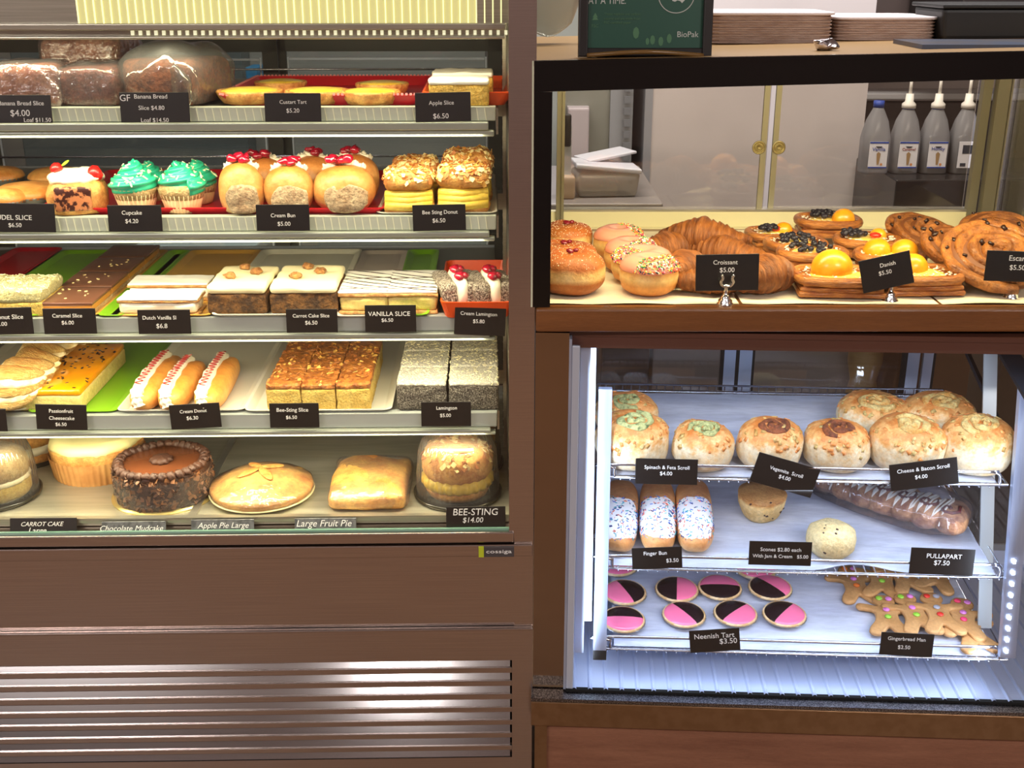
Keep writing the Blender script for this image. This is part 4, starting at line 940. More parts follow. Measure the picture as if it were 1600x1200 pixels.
for a, b, lab in (((213, 646), (268, 576), 'leftmost long donut filled with cream and jam'), ((258, 646), (303, 584), 'middle long donut filled with cream and jam'), ((315, 648), (356, 578), 'rightmost long donut filled with cream and jam')):
    c, ln, ang = span(L, a, b, S3+.01); kk = kpx(L, *a, S3); wd = 50*kk; h = 40*kk
    r = empty('cream_donut', lab, 'donut', (c.x, c.y, S3), (0, 0, ang), 'cream filled long donuts')
    mk('donut_body', sup(ln, wd, h, .75, .62, 36, 18, .0015, 30, int(a[0]), .1), DBUN, r)
    cp = smoothline([(-ln*.485, .000, h*.30), (-ln*.465, .004, h*.62), (-ln*.40, .005, h*.88), (0, .006, h*.96), (ln*.42, .005, h*.88)], 8)
    nn = len(cp)
    mk('piped_cream', startube(cp, [.0095+.0012*sin(i*1.5) for i in range(nn)], 30, 6, .16, .6, sy=.8), CREAM, r)
    zz = [(-ln*.42+ln*.80*i/26, .005+.0055*(1 if i % 2 else -1), h*.96+.0098-.00002*(i-13)**2) for i in range(27)]
    mk('jam_drizzle', tube(smoothline(zz, 3), .0008, 6), mat('jam_line', (160, 44, 44), rough=.2), r)
BST = mat('bee_top', (218, 138, 58), (150, 78, 28), rough=.35, scale=70, bump=.8, bscale=160, coat=.3)
names3 = ['left', 'middle', 'right']; rows3 = ['front', 'middle', 'back']
for j in range(3):
    for i in range(3):
        px = 452+i*53; r, k = at('bee_sting_slice', f'bee sting slice with sticky almond top, {names3[i]} of the {rows3[j]} row', 'slice', L, px, 645, S3+.002, .075, 0, 'bee sting slices')
        r.location = r.location+L.n*(.079*j)
        mk('custard_sponge', rbox(52.5*k, .078, 36*k, .003, 7, .0018, 80, i*3+j), SPONGE, r)
        tv = xf(rbox(53*k, .0785, 9*k, .003, 8, .002, 90, i*3+j), (0, 0, 35*k)); mk('almond_top', tv, BST, r)
        almonds(r, tv, 40, i*3+j, lambda c, n: n.z > .5, s=(.007, .004, .0006), mats=[BST, ALMOND, ALM3])
LAMG = mat('lamington_coat', (66, 58, 50), (190, 182, 166), rough=.9, scale=480, lo=.45, hi=.66, bump=1, bscale=260)
LAMT = mat('lamington_top', (232, 226, 208), (170, 160, 140), rough=.9, scale=480, lo=.55, hi=.72, bump=1, bscale=260)
for j in range(4):
    for i in range(2):
        px = 662+i*79; r, k = at('lamington', f'coconut coated lamington block, {["left", "right"][i]} of the {["front", "second", "third", "rear"][j]} row', 'cake', L, px, 650, S3, .08, 0, 'lamingtons')
        r.location = r.location+L.n*(.083*j)
        cv = rbox(77*k, .079, 43*k, .005, 10, .0022, 90, i*3+j); mk('coated_side', cv, LAMG, r)
        tv = xf(rbox(77*k, .079, 6*k, .003, 10, .0022, 90, i*3+j), (0, 0, 40*k)); mk('coconut_top', tv, LAMT, r)
        mk('coconut_shreds', scatter(on_vf(tv, lambda c, n: n.z > .3), 120, (.004, .001, .0006), i+j), FLK, r, smooth=False)['kind'] = 'stuff'

# ------------------------------------------------------------------ base level
def dome(root, R_, h):
    mk('clear_dome', lathe([(R_*1.0, .004), (R_*.99, h*.35), (R_*.94, h*.72), (R_*.86, h*.88), (R_*.80, h*.93), (R_*.74, h*.95), (0, h)], 192, lambda t, z, j: 1+(.012*cos(48*t) if j < 4 else 0), close=False), DOME, root)
    mk('dome_base', lathe([(R_*1.0, 0), (R_*1.07, .002), (R_*1.08, .008), (R_*1.03, .007), (R_*1.0, .003), (0, .003)], 48), mat('base_dark_clear', (46, 44, 36), rough=.15), root)
r, k = at('domed_cake', 'cream filled sponge cake under a clear dome at the left edge of the base level', 'cake', L, 0, 806, ZD, .15, 0)
mk('cake_layer', lathe([(.052, .006), (.056, .012), (.056, .028), (.05, .032), (0, .032)], 40), SPONGE, r)
mk('cream_layer', lathe([(.054, .031), (.057, .036), (.054, .041), (0, .041)], 40, lambda t, z, j: 1+.03*cos(17*t)), CREAM, r)
mk('cake_top', lathe([(.055, .04), (.056, .055), (.052, .072), (.035, .082), (0, .084)], 40), CRUMB, r)
dome(r, .066, .10)
r, k = at('layered_cake', 'round layered cream cake standing at the back left of the base level', 'cake', L, 46, 734, ZD, .14, 0)
mk('cake_base', lathe([(.065, .002), (.068, .008), (.068, .018), (0, .02)], 40), CRUST, r)
mk('cream_layer', lathe([(.066, .018), (.071, .026), (.068, .034), (0, .036)], 80, lambda t, z, j: 1+.02*cos(20*t)), CREAM, r)
mk('cake_top', lathe([(.068, .034), (.071, .045), (.068, .062), (.05, .068), (0, .07)], 40), CRUST, r)
mk('dome_base', lathe([(.076, 0), (.078, .004), (0, .004)], 40), mat('base_dark_clear', 0), r)
r, k = at('cream_cheesecake', 'round carrot cake with thick pale cream top in a pleated paper wrap', 'cake', L, 160, 762, ZD, .15, 0)
R_ = 72*k; h = 50*k
mk('paper_wrap', lathe([(R_*.94, 0), (R_*.96, h*.1), (R_*1.02, h*.74)], 200, lambda t, z, j: 1.012+.014*cos(50*t), False), mat('wrap_tan', (196, 144, 82), (180, 124, 66), rough=.6), r)
mk('cake_body', lathe([(R_*.93, .001), (R_*.98, h*.7), (R_*1.01, h*.95), (R_*.99, h*1.02), (0, h*1.02)], 60, lambda t, z, j: 1+.008*sin(13*t)+.006*sin(31*t)), CRUST, r)
cvf = lathe([(R_*.97, h*.98), (R_*.99, h*1.1), (R_*.93, h*1.28), (R_*.8, h*1.33), (R_*.4, h*1.36), (0, h*1.37)], 60, lambda t, z, j: 1+.012*sin(9*t)+.01*sin(23*t))
mk('cream_topping', (disp(cvf[0], .003, 40, 3), cvf[1]), mat('pale_cream', (248, 236, 170), rough=.5), r)
mk('walnut_pieces', join(*[xf(sup(.016, .012, .009, 1, 1, 12, 8, .004, 160, q), (.012*cos(q*2.1), .012*sin(q*2.1), h*1.37)) for q in range(4)]), WAL, r)
r, k = at('chocolate_mudcake', 'round chocolate mudcake with shaved chocolate sides and a piped border', 'cake', L, 262, 803, ZD, .15, 0)
R_ = 77*k; h = 58*k
MUD = mat('choc_shavings', (92, 58, 38), (54, 32, 22), rough=.5, scale=60, bump=1, bscale=120)
GAN = mat('ganache', (110, 62, 36), (100, 56, 32), rough=.25, scale=10)
mk('gold_board', lathe([(R_*1.08, 0), (R_*1.08, .002), (0, .002)], 48), mat('gold_card', (206, 186, 120), rough=.3, metal=.7), r)
sv = lathe([(R_*.95, .002), (R_*.98, h*.3), (R_*.98, h*.8), (R_*.97, h*.97)], 80, None, False); sv = (disp(sv[0], .003, 60, 2), sv[1])
mk('cake_side', sv, MUD, r)
mk('chocolate_shavings', scatter(on_vf(sv), 700, (.009, .005, .0008), 5, 2, .7), [MUD, mat('choc_curl', (132, 88, 56), rough=.4)], r, smooth=False)['kind'] = 'stuff'
mk('ganache_top', lathe([(R_*.96, h*.94), (R_*.9, h*.98), (0, h*.98)], 48), GAN, r)
ro = []
for q in range(34):
    t = 2*pi*q/34; ro.append(xf(lathe([(.0075, 0), (.0085, .004), (.0065, .008), (.003, .010), (0, .0115)], 24, lambda tt, z, j: 1+.16*cos(6*tt+z*300)), (R_*.88*cos(t), R_*.88*sin(t), h*.96), (.35*sin(t), .35*cos(t)*-1, q)))
mk('piped_border', join(*ro), mat('choc_cream', (84, 54, 40), (66, 40, 30), rough=.5, bump=.2), r)
mk('centre_rosette', xf(lathe([(.014, 0), (.018, .003), (.016, .007), (.01, .010), (0, .011)], 48, lambda tt, z, j: 1+.12*cos(9*tt+z*240)), (0, 0, h*.98)), mat('choc_cream', 0), r)
mk('film_wrap', lathe([(R_*1.01, .003), (R_*1.02, h*.5), (R_*1.01, h*.85)], 48, None, False), FILM, r)
r, k = at('round_pie', 'large shallow round pie wrapped in film with a glossy golden lid', 'pie', L, 413, 806, ZD, .16, 0)
R_ = 84*k; h = 44*k
mk('pie_plate', lathe([(R_*.8, 0), (R_*1.0, .006), (R_*1.01, .008), (R_*.98, .008)], 60), mat('plate_cream', (230, 220, 170), rough=.4), r)
pv = lathe([(R_*.92, .004), (R_*.985, .012), (R_*.97, .020), (R_*.86, h*.50), (R_*.66, h*.74), (R_*.42, h*.9), (R_*.2, h*.97), (0, h)], 60, lambda t, z, j: 1+.006*sin(17*t))
mk('pie_crust', pv, mat('pie_gold', (240, 190, 104), (196, 120, 48), rough=.42, scale=26, bump=.3, bscale=90, coat=.3, lo=.4, hi=.68), r)
mk('film_wrap', (disp([v*1.012 for v in pv[0]], .0012, 50, 2), pv[1]), FILM, r)
mk('pastry_petals', join(*[xf(sup(.042, .016, .005, 1, 1, 16, 8), (.020*cos(q*pi/2+.6), .020*sin(q*pi/2+.6), h*.955), (0, .18, q*pi/2+.6)) for q in range(4)]), CRUST, r)
r, k = at('square_fruit_pie', 'square golden pastry pie wrapped in film beside the domed bee sting cake', 'pie', L, 583, 802, ZD, .17, 0)
w = 122*k
mk('pastry_body', sup(w, .16, 34*k, .6, .25, 44, 18, .007, 22, 6, .12), mat('pie_gold', 0), r)
V, Fc = sup(w*1.05, .168, 37*k, .65, .28, 44, 18, 0, 1, 6, .12); mk('film_wrap', (disp(V, .004, 40, 9), Fc), FILM, r)
for px, py, wpx, hpx, lab in ((726, 752, 118, 92, 'domed bee sting cake standing behind the front one'), (716, 801, 132, 106, 'bee sting cake with almond top and custard under a ribbed clear dome')):
    r, k = at('bee_sting_cake', lab, 'cake', L, px, py, ZD, .14, 0, 'domed bee sting cakes')
    R_ = wpx*k/2; h = hpx*k
    mk('cake_base', lathe([(R_*.72, .006), (R_*.78, .014), (R_*.76, .022), (0, .022)], 40), CRUST, r)
    cf_ = [lathe([(R_*.78, .020), (R_*.86, .026), (R_*.86, .034), (R_*.78, .042), (0, .042)], 120, lambda t, z, j: 1+.035*cos(22*t+z*90))]
    mk('custard_layer', cf_[0], CUSTARD, r)
    tv = lathe([(R_*.78, .038), (R_*.86, .048), (R_*.86, h*.62), (R_*.74, h*.78), (R_*.45, h*.86), (0, h*.88)], 48, lambda t, z, j: 1+.01*sin(7*t)); mk('cake_top', tv, CRUST, r)
    almonds(r, tv, 160, px, lambda c, n: n.z > .35, s=(.010, .006, .0008))
    dome(r, R_, h)
# ------------------------------------------------------------------ upper right case: papers, donuts, croissants, danishes, escargots
def sheet(name, label, u0, u1, v0, v1, z, m, fr=U, seed=0, curl=0):
    V = []; Fc = []; nx, ny = 24, 14
    for j in range(ny+1):
        for i in range(nx+1):
            uu = u0+(u1-u0)*i/nx; vv = v0+(v1-v0)*j/ny
            V.append((uu, vv, z+.001+abs(mn.noise(Vector((uu*8, vv*12, seed))))*.003+curl*max(0, i/nx-.9)*.3))
    for j in range(ny):
        for i in range(nx): q = j*(nx+1)+i; Fc.append((q, q+1, q+nx+2, q+nx+1))
    return tag(mk(name, (V, Fc), m, None, fr.o, (0, 0, fr.th)), label, 'baking paper')
sheet('paper_sheet', 'cream baking paper under the jam donuts and pink donuts', .05, .33, .012, .50, ZB, CREAMPAPER)
sheet('paper_sheet', 'cream baking paper under the croissants and danishes', .335, .62, .012, .51, ZB, CREAMPAPER, seed=2)
sheet('paper_sheet', 'cream baking paper under the escargot pastries, curling up at the right', .625, .85, .012, .51, ZB, CREAMPAPER, seed=4, curl=1)
ZP = ZB+.004
JD = mat('fried_dough', (255, 255, 255), (240, 222, 200), rough=.5, z=[(0, (160, 88, 32)), (.30, (186, 112, 46)), (.42, (244, 214, 150)), (.55, (240, 202, 132)), (.66, (190, 112, 46)), (1, (172, 92, 34))], za=.08, scale=26, bump=.2, bscale=120)
SUG = mat('sugar_grain', (250, 236, 205), rough=.5)
for px, py, wpx, hpx, lab in ((886, 404, 80, 50, 'sugared jam donut furthest back at the left of the warm case'), (882, 434, 104, 46, 'sugared jam donut in the middle behind the front one'), (891, 472, 108, 66, 'large sugared jam donut, nearest the front left corner')):
    kk = kpx(U, px, py, ZP); r, k = at('jam_donut', lab, 'donut', U, px, py, ZP, wpx*kk, 0, 'sugared jam donuts')
    vf = sup(wpx*k, wpx*k*.95, hpx*k, .75, .95, 40, 22, .003, 26, px, .08)
    V = [v if v.length < 0 else Vector((v.x, v.y, v.z-(.006 if v.z > hpx*k*.7 and (v.x**2+v.y**2)**.5 < .012 else 0))) for v in vf[0]]
    mk('donut_body', (V, vf[1]), JD, r)
    mk('sugar_grains', scatter(on_vf((V, vf[1]), lambda c, n: n.z > .35), 240, (.0009, .0008, .0005), px), SUG, r, smooth=False)['kind'] = 'stuff'
    mk('jam_spot', join(*[xf(sup(.009, .007, .005, 1, 1, 8, 6, .003, 150, q), (.006*cos(q*2.2), .006*sin(q*2.2)-.006, hpx*k*.96)) for q in range(3)]), mat('jam_dark', (120, 20, 34), rough=.2), r)
DN = mat('donut_dough', (255, 255, 255), (244, 228, 205), rough=.5, z=[(0, (206, 132, 58)), (.3, (226, 160, 84)), (.5, (246, 214, 146)), (.7, (222, 154, 78)), (1, (214, 140, 64))], za=.06, scale=26, bump=.15)
PINKI = mat('peach_pink_icing', (236, 158, 132), (230, 148, 122), rough=.22, scale=10, coat=.4)
SPR = [mat('sprinkle_'+n, c, rough=.4) for n, c in (('yellow', (246, 214, 90)), ('white', (250, 246, 230)), ('green', (70, 160, 90)), ('orange', (236, 110, 60)), ('pink', (230, 80, 110)), ('dark', (40, 60, 80)))]
for px, py, wpx, hpx, dx, dy, lab in ((965, 410, 80, 46, .5, .2, 'pink iced donut with sprinkles, furthest back of the four'), (984, 432, 84, 48, .3, -.2, 'pink iced donut with sprinkles, second from the back'),
                                      (1002, 450, 100, 50, -.5, -.3, 'pink iced donut with sprinkles on its left half, behind the front one'), (1012, 476, 94, 56, .35, -.5, 'pink iced donut with sprinkles along its front edge, nearest the glass')):
    kk = kpx(U, px, py, ZP); r, k = at('iced_donut', lab, 'donut', U, px, py, ZP, wpx*kk, 0, 'pink iced donuts')
    R_ = wpx*k/2; h = hpx*k
    pr = [(R_*.70, 0), (R_*.90, h*.12), (R_*.99, h*.33), (R_, h*.5), (R_*.97, h*.68), (R_*.86, h*.85), (R_*.62, h*.97), (R_*.35, h*.98), (R_*.15, h*.92), (0, h*.88)]
    mk('donut_body', lathe(pr, 44, lambda t, z, j: 1+.015*sin(3*t+px)), DN, r)
    ic = lathe([(R_*.97, h*.66), (R_*1.0, h*.70), (R_*.96, h*.82), (R_*.84, h*.95), (R_*.6, h*1.04), (R_*.35, h*1.04), (R_*.15, h*.97), (0, h*.94)], 44, lambda t, z, j: 1+.02*sin(4*t+px*.3))
    mk('icing', ic, PINKI, r)
    dirv = Vector((dx, dy, 0)).normalized()
    mk('sprinkles', scatter(on_vf(ic, lambda c, n: n.z > .05 and c.dot(dirv) > R_*.28), 420, (.0032, .0014, .0012), px, 6, .8), SPR, r, smooth=False)['kind'] = 'stuff'
CRO = mat('croissant', (176, 106, 46), (108, 54, 20), rough=.42, scale=40, stretch=(3, .6, .6), bump=.5, bscale=90, lo=.35, hi=.65)
def croissant(root, ln, fat, seed, bend=.35):
    rings = []; rad = []; n = 84
    for i in range(n+1):
        t = i/n; a = (t-.5)*2
        x = a*ln/2; y = bend*ln*(a*a)*.55; R0 = fat*(1-.78*abs(a)**1.6)
        step = (abs(a)*6.5) % 1
        rr = R0*(.90+.16*(1-step)); rings.append((x, y, fat*.82*(1-.35*abs(a)))); rad.append(max(rr, .004))
    vf = tube(rings, rad, 20, sy=.85)
    V = disp(vf[0], .0022, 50, seed); V = [Vector((v.x, v.y, max(v.z, 0))) for v in V]
    mk('pastry', (V, vf[1]), CRO, root)
for px, py, dep, ln, fat, rz, lift, lab in ((1040, 420, .09, .13, .030, .5, 0, 'croissant at the back left, half hidden by the pink donuts'), (1095, 414, .09, .15, .034, -.35, .012, 'croissant topping the back of the pile'), (1130, 425, .08, .14, .030, -.6, 0, 'croissant at the back right of the pile'),
                                   (1070, 450, .075, .12, .030, .9, 0, 'croissant curling out left of the Croissant card'), (1118, 470, .07, .15, .026, .1, 0, 'croissant lying behind the Croissant card, its tip showing at the left'), (1196, 470, .08, .13, .034, .55, 0, 'croissant right of the Croissant card with fine ridges')):
    r, k = at('croissant', lab, 'croissant', U, px, py, ZP, dep, rz, 'croissants'); r.location.z += lift; croissant(r, ln, fat, px)
DAN = mat('danish_pastry', (206, 132, 60), (148, 78, 30), rough=.35, scale=34, stretch=(1, 1, 5), bump=.4, bscale=90, coat=.2)
APR = mat('apricot', (240, 164, 34), (232, 146, 22), rough=.3, scale=60, coat=.15)
BLU = mat('blueberry', (44, 40, 50), (24, 22, 32), rough=.4, scale=80)
DUST = mat('icing_sugar', (246, 236, 216), rough=.9)
DCU = mat('danish_custard', (244, 206, 96), rough=.35)
def danish(root, w, d, top, seed):
    for q in range(3): mk('pastry_layer', xf(rbox(w*(1-.05*q), d*(1-.05*q), .0085, .004, 8, .0018, 50, seed+q), (0, 0, .0070*q)), DAN, root)
    fr_ = smoothline([(w*.40, d*.40, .024), (-w*.40, d*.40, .024), (-w*.40, -d*.40, .024), (w*.40, -d*.40, .024)], 6, True)
    mk('folded_rim', tube(fr_, .0075, 10, True), DAN, root)
    mk('custard_pool', xf(sup(w*.66, d*.66, .012, 1, .8, 24, 8, .002, 60, seed), (0, 0, .018)), DCU, root)
    nb = 0
    for kind, x, y, s in top:
        if kind == 'a': mk('apricot_half', xf(sup(.040*s, .034*s, .025*s, 1, 1, 24, 16, 0, 1, 0, .35), (x*w, y*d, .024)), APR, root)
        if kind == 's': mk('strawberry_piece', xf(sup(.016*s, .012*s, .010, 1, 1, 12, 8), (x*w, y*d, .030)), mat('berry_red', (200, 50, 30), rough=.25), root)
        if kind == 'b':
            rnd = random.Random(seed+nb); nb += 1; P_ = []
            for q in range(26):
                a, rr = rnd.uniform(0, 6.28), sqrt(rnd.random())*.026*s; P_.append(xf(lathe([(0, -.0042), (.004, -.002), (.0048, .0005), (.004, .003), (.002, .0036), (.0014, .0028), (0, .0028)], 12), (x*w+rr*cos(a), y*d+rr*sin(a)*.8, .032+.006*(1-rr/.03)+rnd.uniform(0, .003)), (rnd.uniform(-.5, .5), rnd.uniform(-.5, .5), 0)))
            mk('blueberries', join(*P_), BLU, root)['kind'] = 'stuff'
    mk('sugar_dust', scatter(lambda q: ((q.uniform(-.45, .45)*w, q.uniform(-.45, .45)*d, .0285), (0, 0, 1)), 110, (.0035, .0025, .0006), seed), DUST, root, smooth=False)['kind'] = 'stuff'
for px, py, w_, d_, rz, tp, lift, lab in (
    (1204, 394, .078, .07, .1, [('b', -.1, -.1, .6), ('a', .25, .0, .8), ('s', .05, -.1, 1)], 0, 'danish at the back left with berries and an apricot half'),
    (1290, 384, .105, .08, -.1, [('b', -.05, .1, 1.1), ('a', .22, -.2, 1.0)], .012, 'danish furthest back with blueberries above an apricot half'),
    (1240, 414, .09, .07, .3, [('b', .0, .0, 1.2)], .004, 'blueberry danish in the middle row, dusted with sugar'),
    (1266, 432, .10, .07, -.2, [('b', .0, .0, 1.3)], .006, 'blueberry danish behind the big front apricot danish'),
    (1352, 410, .10, .08, -.35, [('b', -.25, .0, .8), ('a', .15, .25, .7), ('s', .12, -.1, 1.2)], .004, 'danish topped with mixed fruit behind the Danish card'),
    (1386, 432, .10, .075, -.25, [('a', -.2, .0, 1.1), ('a', .22, .05, 1.1)], 0, 'danish with two apricot halves behind the Danish card'),
    (1306, 475, .128, .085, -.08, [('a', -.08, .05, 1.55)], 0, 'square danish with one big apricot half, nearest the glass'),
    (1434, 464, .112, .08, .05, [('a', -.10, .1, 1.2)], 0, 'danish with an apricot half beside the chrome card stand')):
    r, k = at('danish', lab, 'danish pastry', U, px, py, ZP, d_, rz, 'fruit danishes'); r.location.z += lift; danish(r, w_, d_, tp, px)
ESC = mat('escargot_pastry', (196, 122, 50), (118, 62, 22), rough=.42, scale=46, bump=.6, bscale=110, coat=.1, lo=.35, hi=.65)
def escargot(root, R_, seed, rot):
    n = 170; turns = 3.9; pts = []; rad = []
    for i in range(n+1):
        t = i/n; a = t*turns*2*pi+seed; rr = R_*(.10+.80*t); pts.append((rr*cos(a), rr*sin(a)*.82, .018+.010*(1-t))); rad.append(R_*(.106+.016*sin(a*2.3)))
    vf = tube(pts, rad, 12, sy=1.9); g = empty_part = None
    V = disp(vf[0], .0018, 40, seed); mk('pastry_base', xf(sup(R_*1.75, R_*1.45, .030, .6, 1, 36, 10), (0, 0, .004)), mat('escargot_base', (110, 60, 24), rough=.6), root, (0, 0, 0), rot); o = mk('pastry_spiral', (V, vf[1]), ESC, root, (0, 0, 0), rot)
    mk('raisins', scatter(on_vf((V, vf[1]), lambda c, n_: n_.z > .5), 14, (.007, .005, .003), seed), mat('raisin', (44, 22, 12), rough=.35), root, (0, 0, 0), rot, smooth=True)['kind'] = 'stuff'
for px, py, R_, tl_, rz, lift, lab in ((1436, 405, .070, .35, .3, .012, 'escargot pastry at the back left of its group, swirl facing up'), (1478, 440, .072, .50, .5, .022, 'escargot pastry in the middle leaning on the one behind'), (1553, 412, .070, .5, -.3, .02, 'escargot pastry at the back right, its top edge rising highest'), (1545, 462, .086, .52, -.15, .028, 'largest escargot pastry, behind the Escargot card'), (1625, 440, .07, .3, 0, .01, 'escargot pastry cut off by the right edge of the photo')):
    r, k = at('escargot', lab, 'pastry', U, px, py, ZP, R_*1.5, 0, 'escargot pastries'); r.location.z += lift; escargot(r, R_, px, (tl_, .1, rz))

# ------------------------------------------------------------------ on top of the warm case
ZT = lambda px: zo(UU(px, 85, .1))
def topat(px, v): u = U.v(px, 70, v)[0]; return u, v, zo(u)
u, v, z = topat(1008, .03); k = zc(U.W(u, v, z)); w = 208*k
sg = empty('menu_sign', 'green poster in a dark leaning stand on top of the warm case', 'sign', U.W(u, v, z), (-.10, 0, 0))
hh = .20
mk('sign_frame', join(bev(-w/2, w/2, 0, .012, 0, .012), bev(-w/2, -w/2+.013, -.004, .012, .0, hh), bev(w/2-.013, w/2, -.004, .012, .0, hh), box(-w/2, w/2, .008, .012, 0, hh)), mat('sign_frame', (36, 34, 34), rough=.25), sg, smooth=False)
po = mk('poster', box(-w/2+.013, w/2-.013, .004, .008, .012, hh), mat('poster_green', (16, 72, 56), rough=.35), sg, smooth=False)
mk('curved_foot', tube(smoothline([(-w/2+.012, -.004, .002), (0, -.020, .006), (w/2-.012, -.004, .002)], 8), .003, 8), mat('foot_clear', (120, 90, 50), rough=.2), sg)
POST = mat('poster_print', (190, 196, 190), rough=.6); POSD = mat('poster_faint', (70, 116, 82), rough=.6)
X = lambda px: (px-1008)*k; Z = lambda py: (90-py)*k/cos(PITCH)
lettering('AT A TIME.', X(948), Z(11), 58*k, .0035, m=POST, parent=po, height=10*k)
lettering('ONE NAPKIN', X(958), Z(-3), 84*k, .0035, m=POST, parent=po, height=10*k)
for i, s in enumerate(('These napkins are carbon', 'neutral and are made from', 'FSC certified paper')): lettering(s, X(972-(7 if i == 2 else 0)), Z(30+6*i), (56-14*(i == 2))*k, .0035, m=POSD, parent=po)
lettering('BioPak', X(1075), Z(58), 33*k, .0035, m=POST, parent=po)
def flat(name, pts, m, par, y=.0036): 
    n = len(pts); return mk(name, ([(a, y, b) for a, b in pts]+[(a, y+.0004, b) for a, b in pts], [tuple(range(n)), tuple(range(n, 2*n))[::-1]]), m, par, smooth=False)
ring = [(X(1055)+28*k*cos(2*pi*i/48), Z(2)+28*k*sin(2*pi*i/48)) for i in range(48)]
mk('ring_mark', tube([(a, .0036, b) for a, b in ring], .0007, 6, True), POST, po)
au = [(-10, 2), (-7, 6), (-3, 8), (0, 11), (3, 9), (5, 9), (6, 11), (8, 7), (11, 1), (10, -5), (6, -9), (3, -6), (-1, -5), (-5, -7), (-9, -6)]
flat('map_mark', [(X(1058)+a*k, Z(6)+b*k) for a, b in au][::-1], POST, po, .0034)
tr = [(-5, 0), (5, 0), (2, 4), (4, 4), (0, 11), (-4, 4), (-2, 4)]
flat('tree_mark', [(X(930)+a*k, Z(38)+b*k) for a, b in tr], POSD, po, .0034); lettering('FSC', X(930), Z(46), 10*k, .0035, m=POSD, parent=po)
for cx, cy, a in ((994, 56, 5), (1012, 68, 3), (1020, 66, 4), (1033, 68, 4), (1046, 64, 4)):
    flat('leaf_mark', [(X(cx)+a*k*cos(q*pi/4), Z(cy)+a*1.8*k*sin(q*pi/4)) for q in range(8)], POSD, po, .0034)
PLY = mat('card_edge', (196, 172, 158), (180, 152, 136), rough=.6, scale=40, stretch=(1, 1, 8)); PLT = mat('plate_white', (232, 222, 222), rough=.5)
for x0, x1, y0, y1, v, lab, n in ((1100, 1305, 25, 69, .25, 'taller stack of pale cardboard food trays on top of the case', 16), (1303, 1468, 37, 69, .27, 'lower stack of pale cardboard food trays beside the taller one', 12)):
    a = U.v(x0, y1, v); b = U.v(x1, y1, v); h = U.v(x1, y0, v)[2]-a[2]; w = b[0]-a[0]
    zz = zo((a[0]+b[0])/2)
    r = empty('tray_stack', lab, 'tray stack', U.W((a[0]+b[0])/2, v+.08, zz), 0, 'stacks of cardboard trays')
    mk('stacked_trays', join(*[prism([(p[0], p[1]) for p in rrect(w-.004*(q % 2)-.002, .16-.003*(q % 2), .03)], h/n*.86, .0006, h/n*q) for q in range(n)]), PLY, r, smooth=False)['kind'] = 'stuff'
    mk('top_tray', prism([(p[0], p[1]) for p in rrect(w+.004, .165, .03)], .004, .001, h), PLT, r, smooth=False)
a = U.v(1470, 69, .26); b = U.v(1700, 69, .26); zz = zo(a[0]); h = U.v(1480, 20, .26)[2]-a[2]; w = b[0]-a[0]
r = empty('black_tub', 'black plastic tub with a flared rim at the top right on the case', 'tub', U.W((a[0]+b[0])/2, .32, zz), 0)
mk('tub_body', rbox(w, .13, h, .006, 4, taper=1.05), DARK, r, smooth=False); mk('tub_rim', xf(rbox(w*1.07, .15, .006, .002, 3), (0, 0, h)), DARK, r, smooth=False)
a = U.v(1296, 84, .06)
r = mk('crumpled_foil', sup(.032, .02, .014, 1, 1, 22, 14, .006, 90, 4), mat('foil_bright', (220, 215, 220), rough=.2, metal=1), None, U.W(a[0], .08, zo(a[0])), smooth=False); tag(r, 'small crumpled piece of foil on top of the case before the tray stacks', 'foil')
a = U.v(1440, 79, .10); r = mk('flat_sleeve', xf(box(-.01, .24, -.03, .10, 0, .006), (0, 0, 0)), mat('sleeve_grey', (76, 72, 74), (60, 70, 90), rough=.4, scale=12), None, U.W(a[0], .10, zo(a[0])+.0), smooth=False); tag(r, 'flat grey folder lying on the case in front of the black tub', 'folder')

